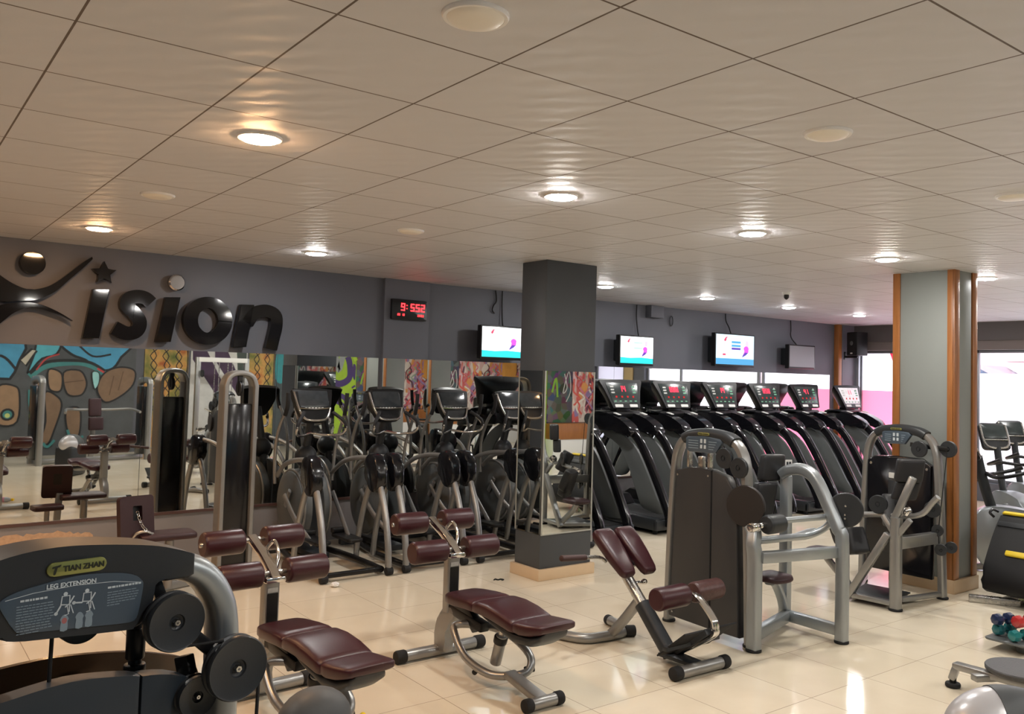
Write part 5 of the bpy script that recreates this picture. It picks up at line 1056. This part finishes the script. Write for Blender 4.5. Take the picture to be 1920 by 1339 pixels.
def dumbbell(label, c, d, col, r=.042, L=.17):
    c = V(c); d = V(d).normalized(); t = thing('dumbbell', label, 'dumbbell', c, 'coloured dumbbells at the right edge')
    m = mat('dumbbell vinyl %s' % label[:12], col, .25, 0, .5, coat=.3)
    for s in (-1, 1):
        g = G().lathe(c+d*(s*.025), d*s, [(0, r*.6), (.008, r*.95), (.02, r), (L/2-.04, r), (L/2-.026, r*.8), (L/2-.022, r*.3)], 8); obj('head', g, m, t)
    g = G().cyl(c-d*.03, c+d*.03, .015); obj('handle', g, m, t)
dumbbell('teal dumbbell nearest the camera on the low stand', (6.43, 2.72, .128), (1, -.3, 0), (.01, .16, .17))
dumbbell('second teal dumbbell behind the nearest teal one', (6.50, 2.86, .128), (1, -.3, 0), (.01, .13, .15))
dumbbell('dark navy dumbbell lying on the teal ones', (6.46, 2.85, .206), (1, -.3, 0), (.01, .02, .07))
dumbbell('red dumbbell on top of the dumbbell pile', (6.52, 2.735, .208), (1, -.3, 0), (.45, .03, .03), .045)
t = thing('machine_housing', 'rounded silver and charcoal machine top in the lower right corner', 'exercise machine', (3.62, 1.55, 0))
c = V((3.60, 1.575, .50)); R = Matrix.Rotation(math.radians(-40), 3, 'Z')
RX = Matrix((R @ V((0, 1, 0)), V((0, 0, 1)), R @ V((1, 0, 0)))).transposed()
g = G().ell(c, (.16, .17, .24), 40, 16, RX, -1, -.2); obj('silver_shell', g, mat('silver painted shell', (.5, .5, .53), .3, .25), t, ang=60)
g = G().ell(c, (.164, .174, .245), 40, 20, RX, -.23, 1); obj('charcoal_cap', g, mat('charcoal moulded cap', (.06, .065, .07), .5, 0, .35), t, ang=60)
g = G().box(c-V((0, 0, .255)), (.44, .30, .49), .05, R, 3); obj('body', g, M['dark'], t)

# ------------------------------------------------------------------ small things on the floor
t = thing('drink_bottle', 'small drink bottle with yellow cap lying on the floor at the bottom edge', 'bottle', (2.06, 4.13, 0))
BT = mat('pale bottle plastic', (.5, .55, .62), .1, 0, .6)
c = V((2.0, 4.075, .033)); d = V((.75, .65, 0)).normalized(); g = G().lathe(c, d, [(0, .028), (.006, .032), (.08, .032), (.12, .031), (.15, .022), (.165, .013), (.18, .013)], 24); obj('body', g, BT, t)
g = G().lathe(c+d*.172, d, [(0, .018), (.026, .018), (.03, .014)], 20); obj('cap', g, mat('yellow cap', (.9, .62, .02), .4), t)
g = G().lathe(c+d*.05, d, [(0, .0325), (.045, .0325)], 24, caps=False); obj('label_band', g, mat('pink label', (.7, .3, .4), .5), t)
g = G(); random.seed(9); bm = g.bm; bmesh.ops.create_icosphere(bm, subdivisions=3, radius=.035)
for v in bm.verts: v.co = v.co*random.uniform(.75, 1.15); v.co.z *= .6
bmesh.ops.translate(bm, verts=bm.verts, vec=(3.23, 6.92, .022)); tag(obj('paper_tissue', g, mat('white tissue', (.8, .8, .8), .8), ang=20), 'crumpled white paper tissue on the floor by an elliptical foot', 'tissue')
g = G().tube([(4.52, 6.40, .006), (4.545, 6.415, .007), (4.555, 6.385, .006), (4.585, 6.39, .007), (4.60, 6.365, .006), (4.575, 6.355, .007)], .006, 8, 5); tag(obj('hair_tie', g, M['rubber']), 'small dark curled band on the open floor left of the grey column', 'band')

# ------------------------------------------------------------------ machines behind the camera that the mirrors show
t = thing('chest_press_machine', 'chest press machine between two silver posts, reflected in the left mirror', 'weight machine', (4.5, -.3, 0))
for x, y in ((3.56, -.05), (5.53, -.30)):
    g = G().tube([(x, y-.5, 0), (x, y-.5, 1.4), (x, y-.45, 1.5), (x, y-.3, 1.55), (x, y-.08, 1.54), (x, y, 1.47), (x, y, 1.38), (x, y, 0)], (.05, .06), 14, 4, up=(1, 0, 0), sq=4); obj('stack_frame', g, M['silver'], t)
    g = G().boxb(x-.08, x+.06, y-.45, y-.06, .1, 1.42, .01); obj('stack_cover', g, M['gloss'], t)
g = G().cushion((4.55, -.35, 1.02), (0, -.15, 1), (1, 0, 0), .34, .22, .09); obj('back_pad', g, M['maroon_d'], t, ang=60)
g = G().cushion((4.55, -.25, .72), (0, -.1, 1), (1, 0, 0), .24, .26, .09); obj('lumbar_pad', g, M['maroon_d'], t, ang=60)
g = G().cushion((4.55, -.05, .46), (0, 1, 0), (1, 0, 0), .38, .30, .08); obj('seat', g, M['maroon_d'], t, ang=60)
g = G().tube([(3.9, .15, .95), (4.0, -.1, 1.0), (4.3, -.35, .98), (4.8, -.35, .98), (5.1, -.1, 1.0), (5.2, .15, .95)], .025, 12, 4); obj('press_arm', g, M['silver'], t)
g = G().bar((3.56, -.3, .05), (5.53, -.55, .05), .04, .04, .01); g.bar((4.55, -.45, .05), (4.55, -.4, 1.0), .04, .04, .01); g.bar((4.55, -.4, .3), (4.55, .05, .42), .03, .03, .01); obj('base_frame', g, M['silver'], t)
t = thing('cable_machine', 'cable machine with white and silver bars, reflected between the two tower images', 'weight machine', (7.4, -.9, 0))
for x in (6.85, 7.95):
    g = G().bar((x, -1.2, 0), (x, -1.2, 2.05), .04, .05, .01); obj('upright', g, M['silver'], t)
    g = pulley(G(), (x+.06*(1 if x < 7 else -1), -1.1, 1.7), (1, 0, 0), .08); obj('pulley', g, M['dark'], t)
g = G().bar((6.85, -1.2, 2.0), (7.95, -1.2, 2.0), .05, .05, .01); g.bar((6.7, -1.2, .04), (8.1, -1.2, .04), .04, .05, .01); obj('cross_beam', g, M['white'], t)
for x in (7.2, 7.3, 7.5, 7.6):
    g = G().tube([(x, -1.15, 1.95), (x, -1.15, .3)], .008, 8); obj('guide_cable', g, M['steel'], t)
g = G().tube([(6.9, -.9, .95), (7.1, -.85, .88), (7.4, -.85, .9), (7.7, -.85, .88), (7.9, -.9, .95)], .016, 10, 4); obj('pull_bar', g, M['chrome'], t)
g = G().boxb(7.1, 7.75, -1.2, -.75, .3, .38, .02); g.boxb(7.15, 7.7, -1.25, -1.1, .38, .9, .01); obj('weight_stack', g, M['black'], t)
# ------------------------------------------------------------------ light, camera, output look
w = bpy.data.worlds.new('World'); scene.world = w; w.use_nodes = True
bg = w.node_tree.nodes['Background']; bg.inputs[0].default_value = (.90, .93, 1.0, 1); bg.inputs[1].default_value = SKY
cam = bpy.data.cameras.new('Camera'); co = bpy.data.objects.new('Camera', cam); COL.objects.link(co)
yaw, pit, rol = (math.radians(a) for a in (52.013, 2.836, 1.547))
f = V((math.cos(pit)*math.cos(yaw), math.cos(pit)*math.sin(yaw), math.sin(pit))); r = V((math.sin(yaw), -math.cos(yaw), 0)); u = r.cross(f)
r2 = r*math.cos(rol)+u*math.sin(rol); u2 = -r*math.sin(rol)+u*math.cos(rol)
mw = Matrix((r2, u2, -f)).transposed().to_4x4(); mw.translation = V((0, 0, 1.85)); co.matrix_world = mw
cam.sensor_width = 36; cam.lens = 1612.72/1920*36; cam.shift_x = -(1017.46-960)/1920; cam.shift_y = -(669.5-624.47)/1920
cam.clip_start = .05; cam.clip_end = 200
scene.camera = co
scene.view_settings.view_transform = 'Standard'; scene.view_settings.look = 'None'; scene.view_settings.gamma = 1; scene.view_settings.use_curve_mapping = False
scene.view_settings.exposure = EXPOSURE
scene.cycles.max_bounces = 10; scene.cycles.diffuse_bounces = 5; scene.cycles.glossy_bounces = 6; scene.cycles.transmission_bounces = 6; scene.cycles.transparent_max_bounces = 8
scene.cycles.sample_clamp_indirect = 6; scene.cycles.use_denoising = True
scene.cycles.caustics_reflective = False; scene.cycles.caustics_refractive = False
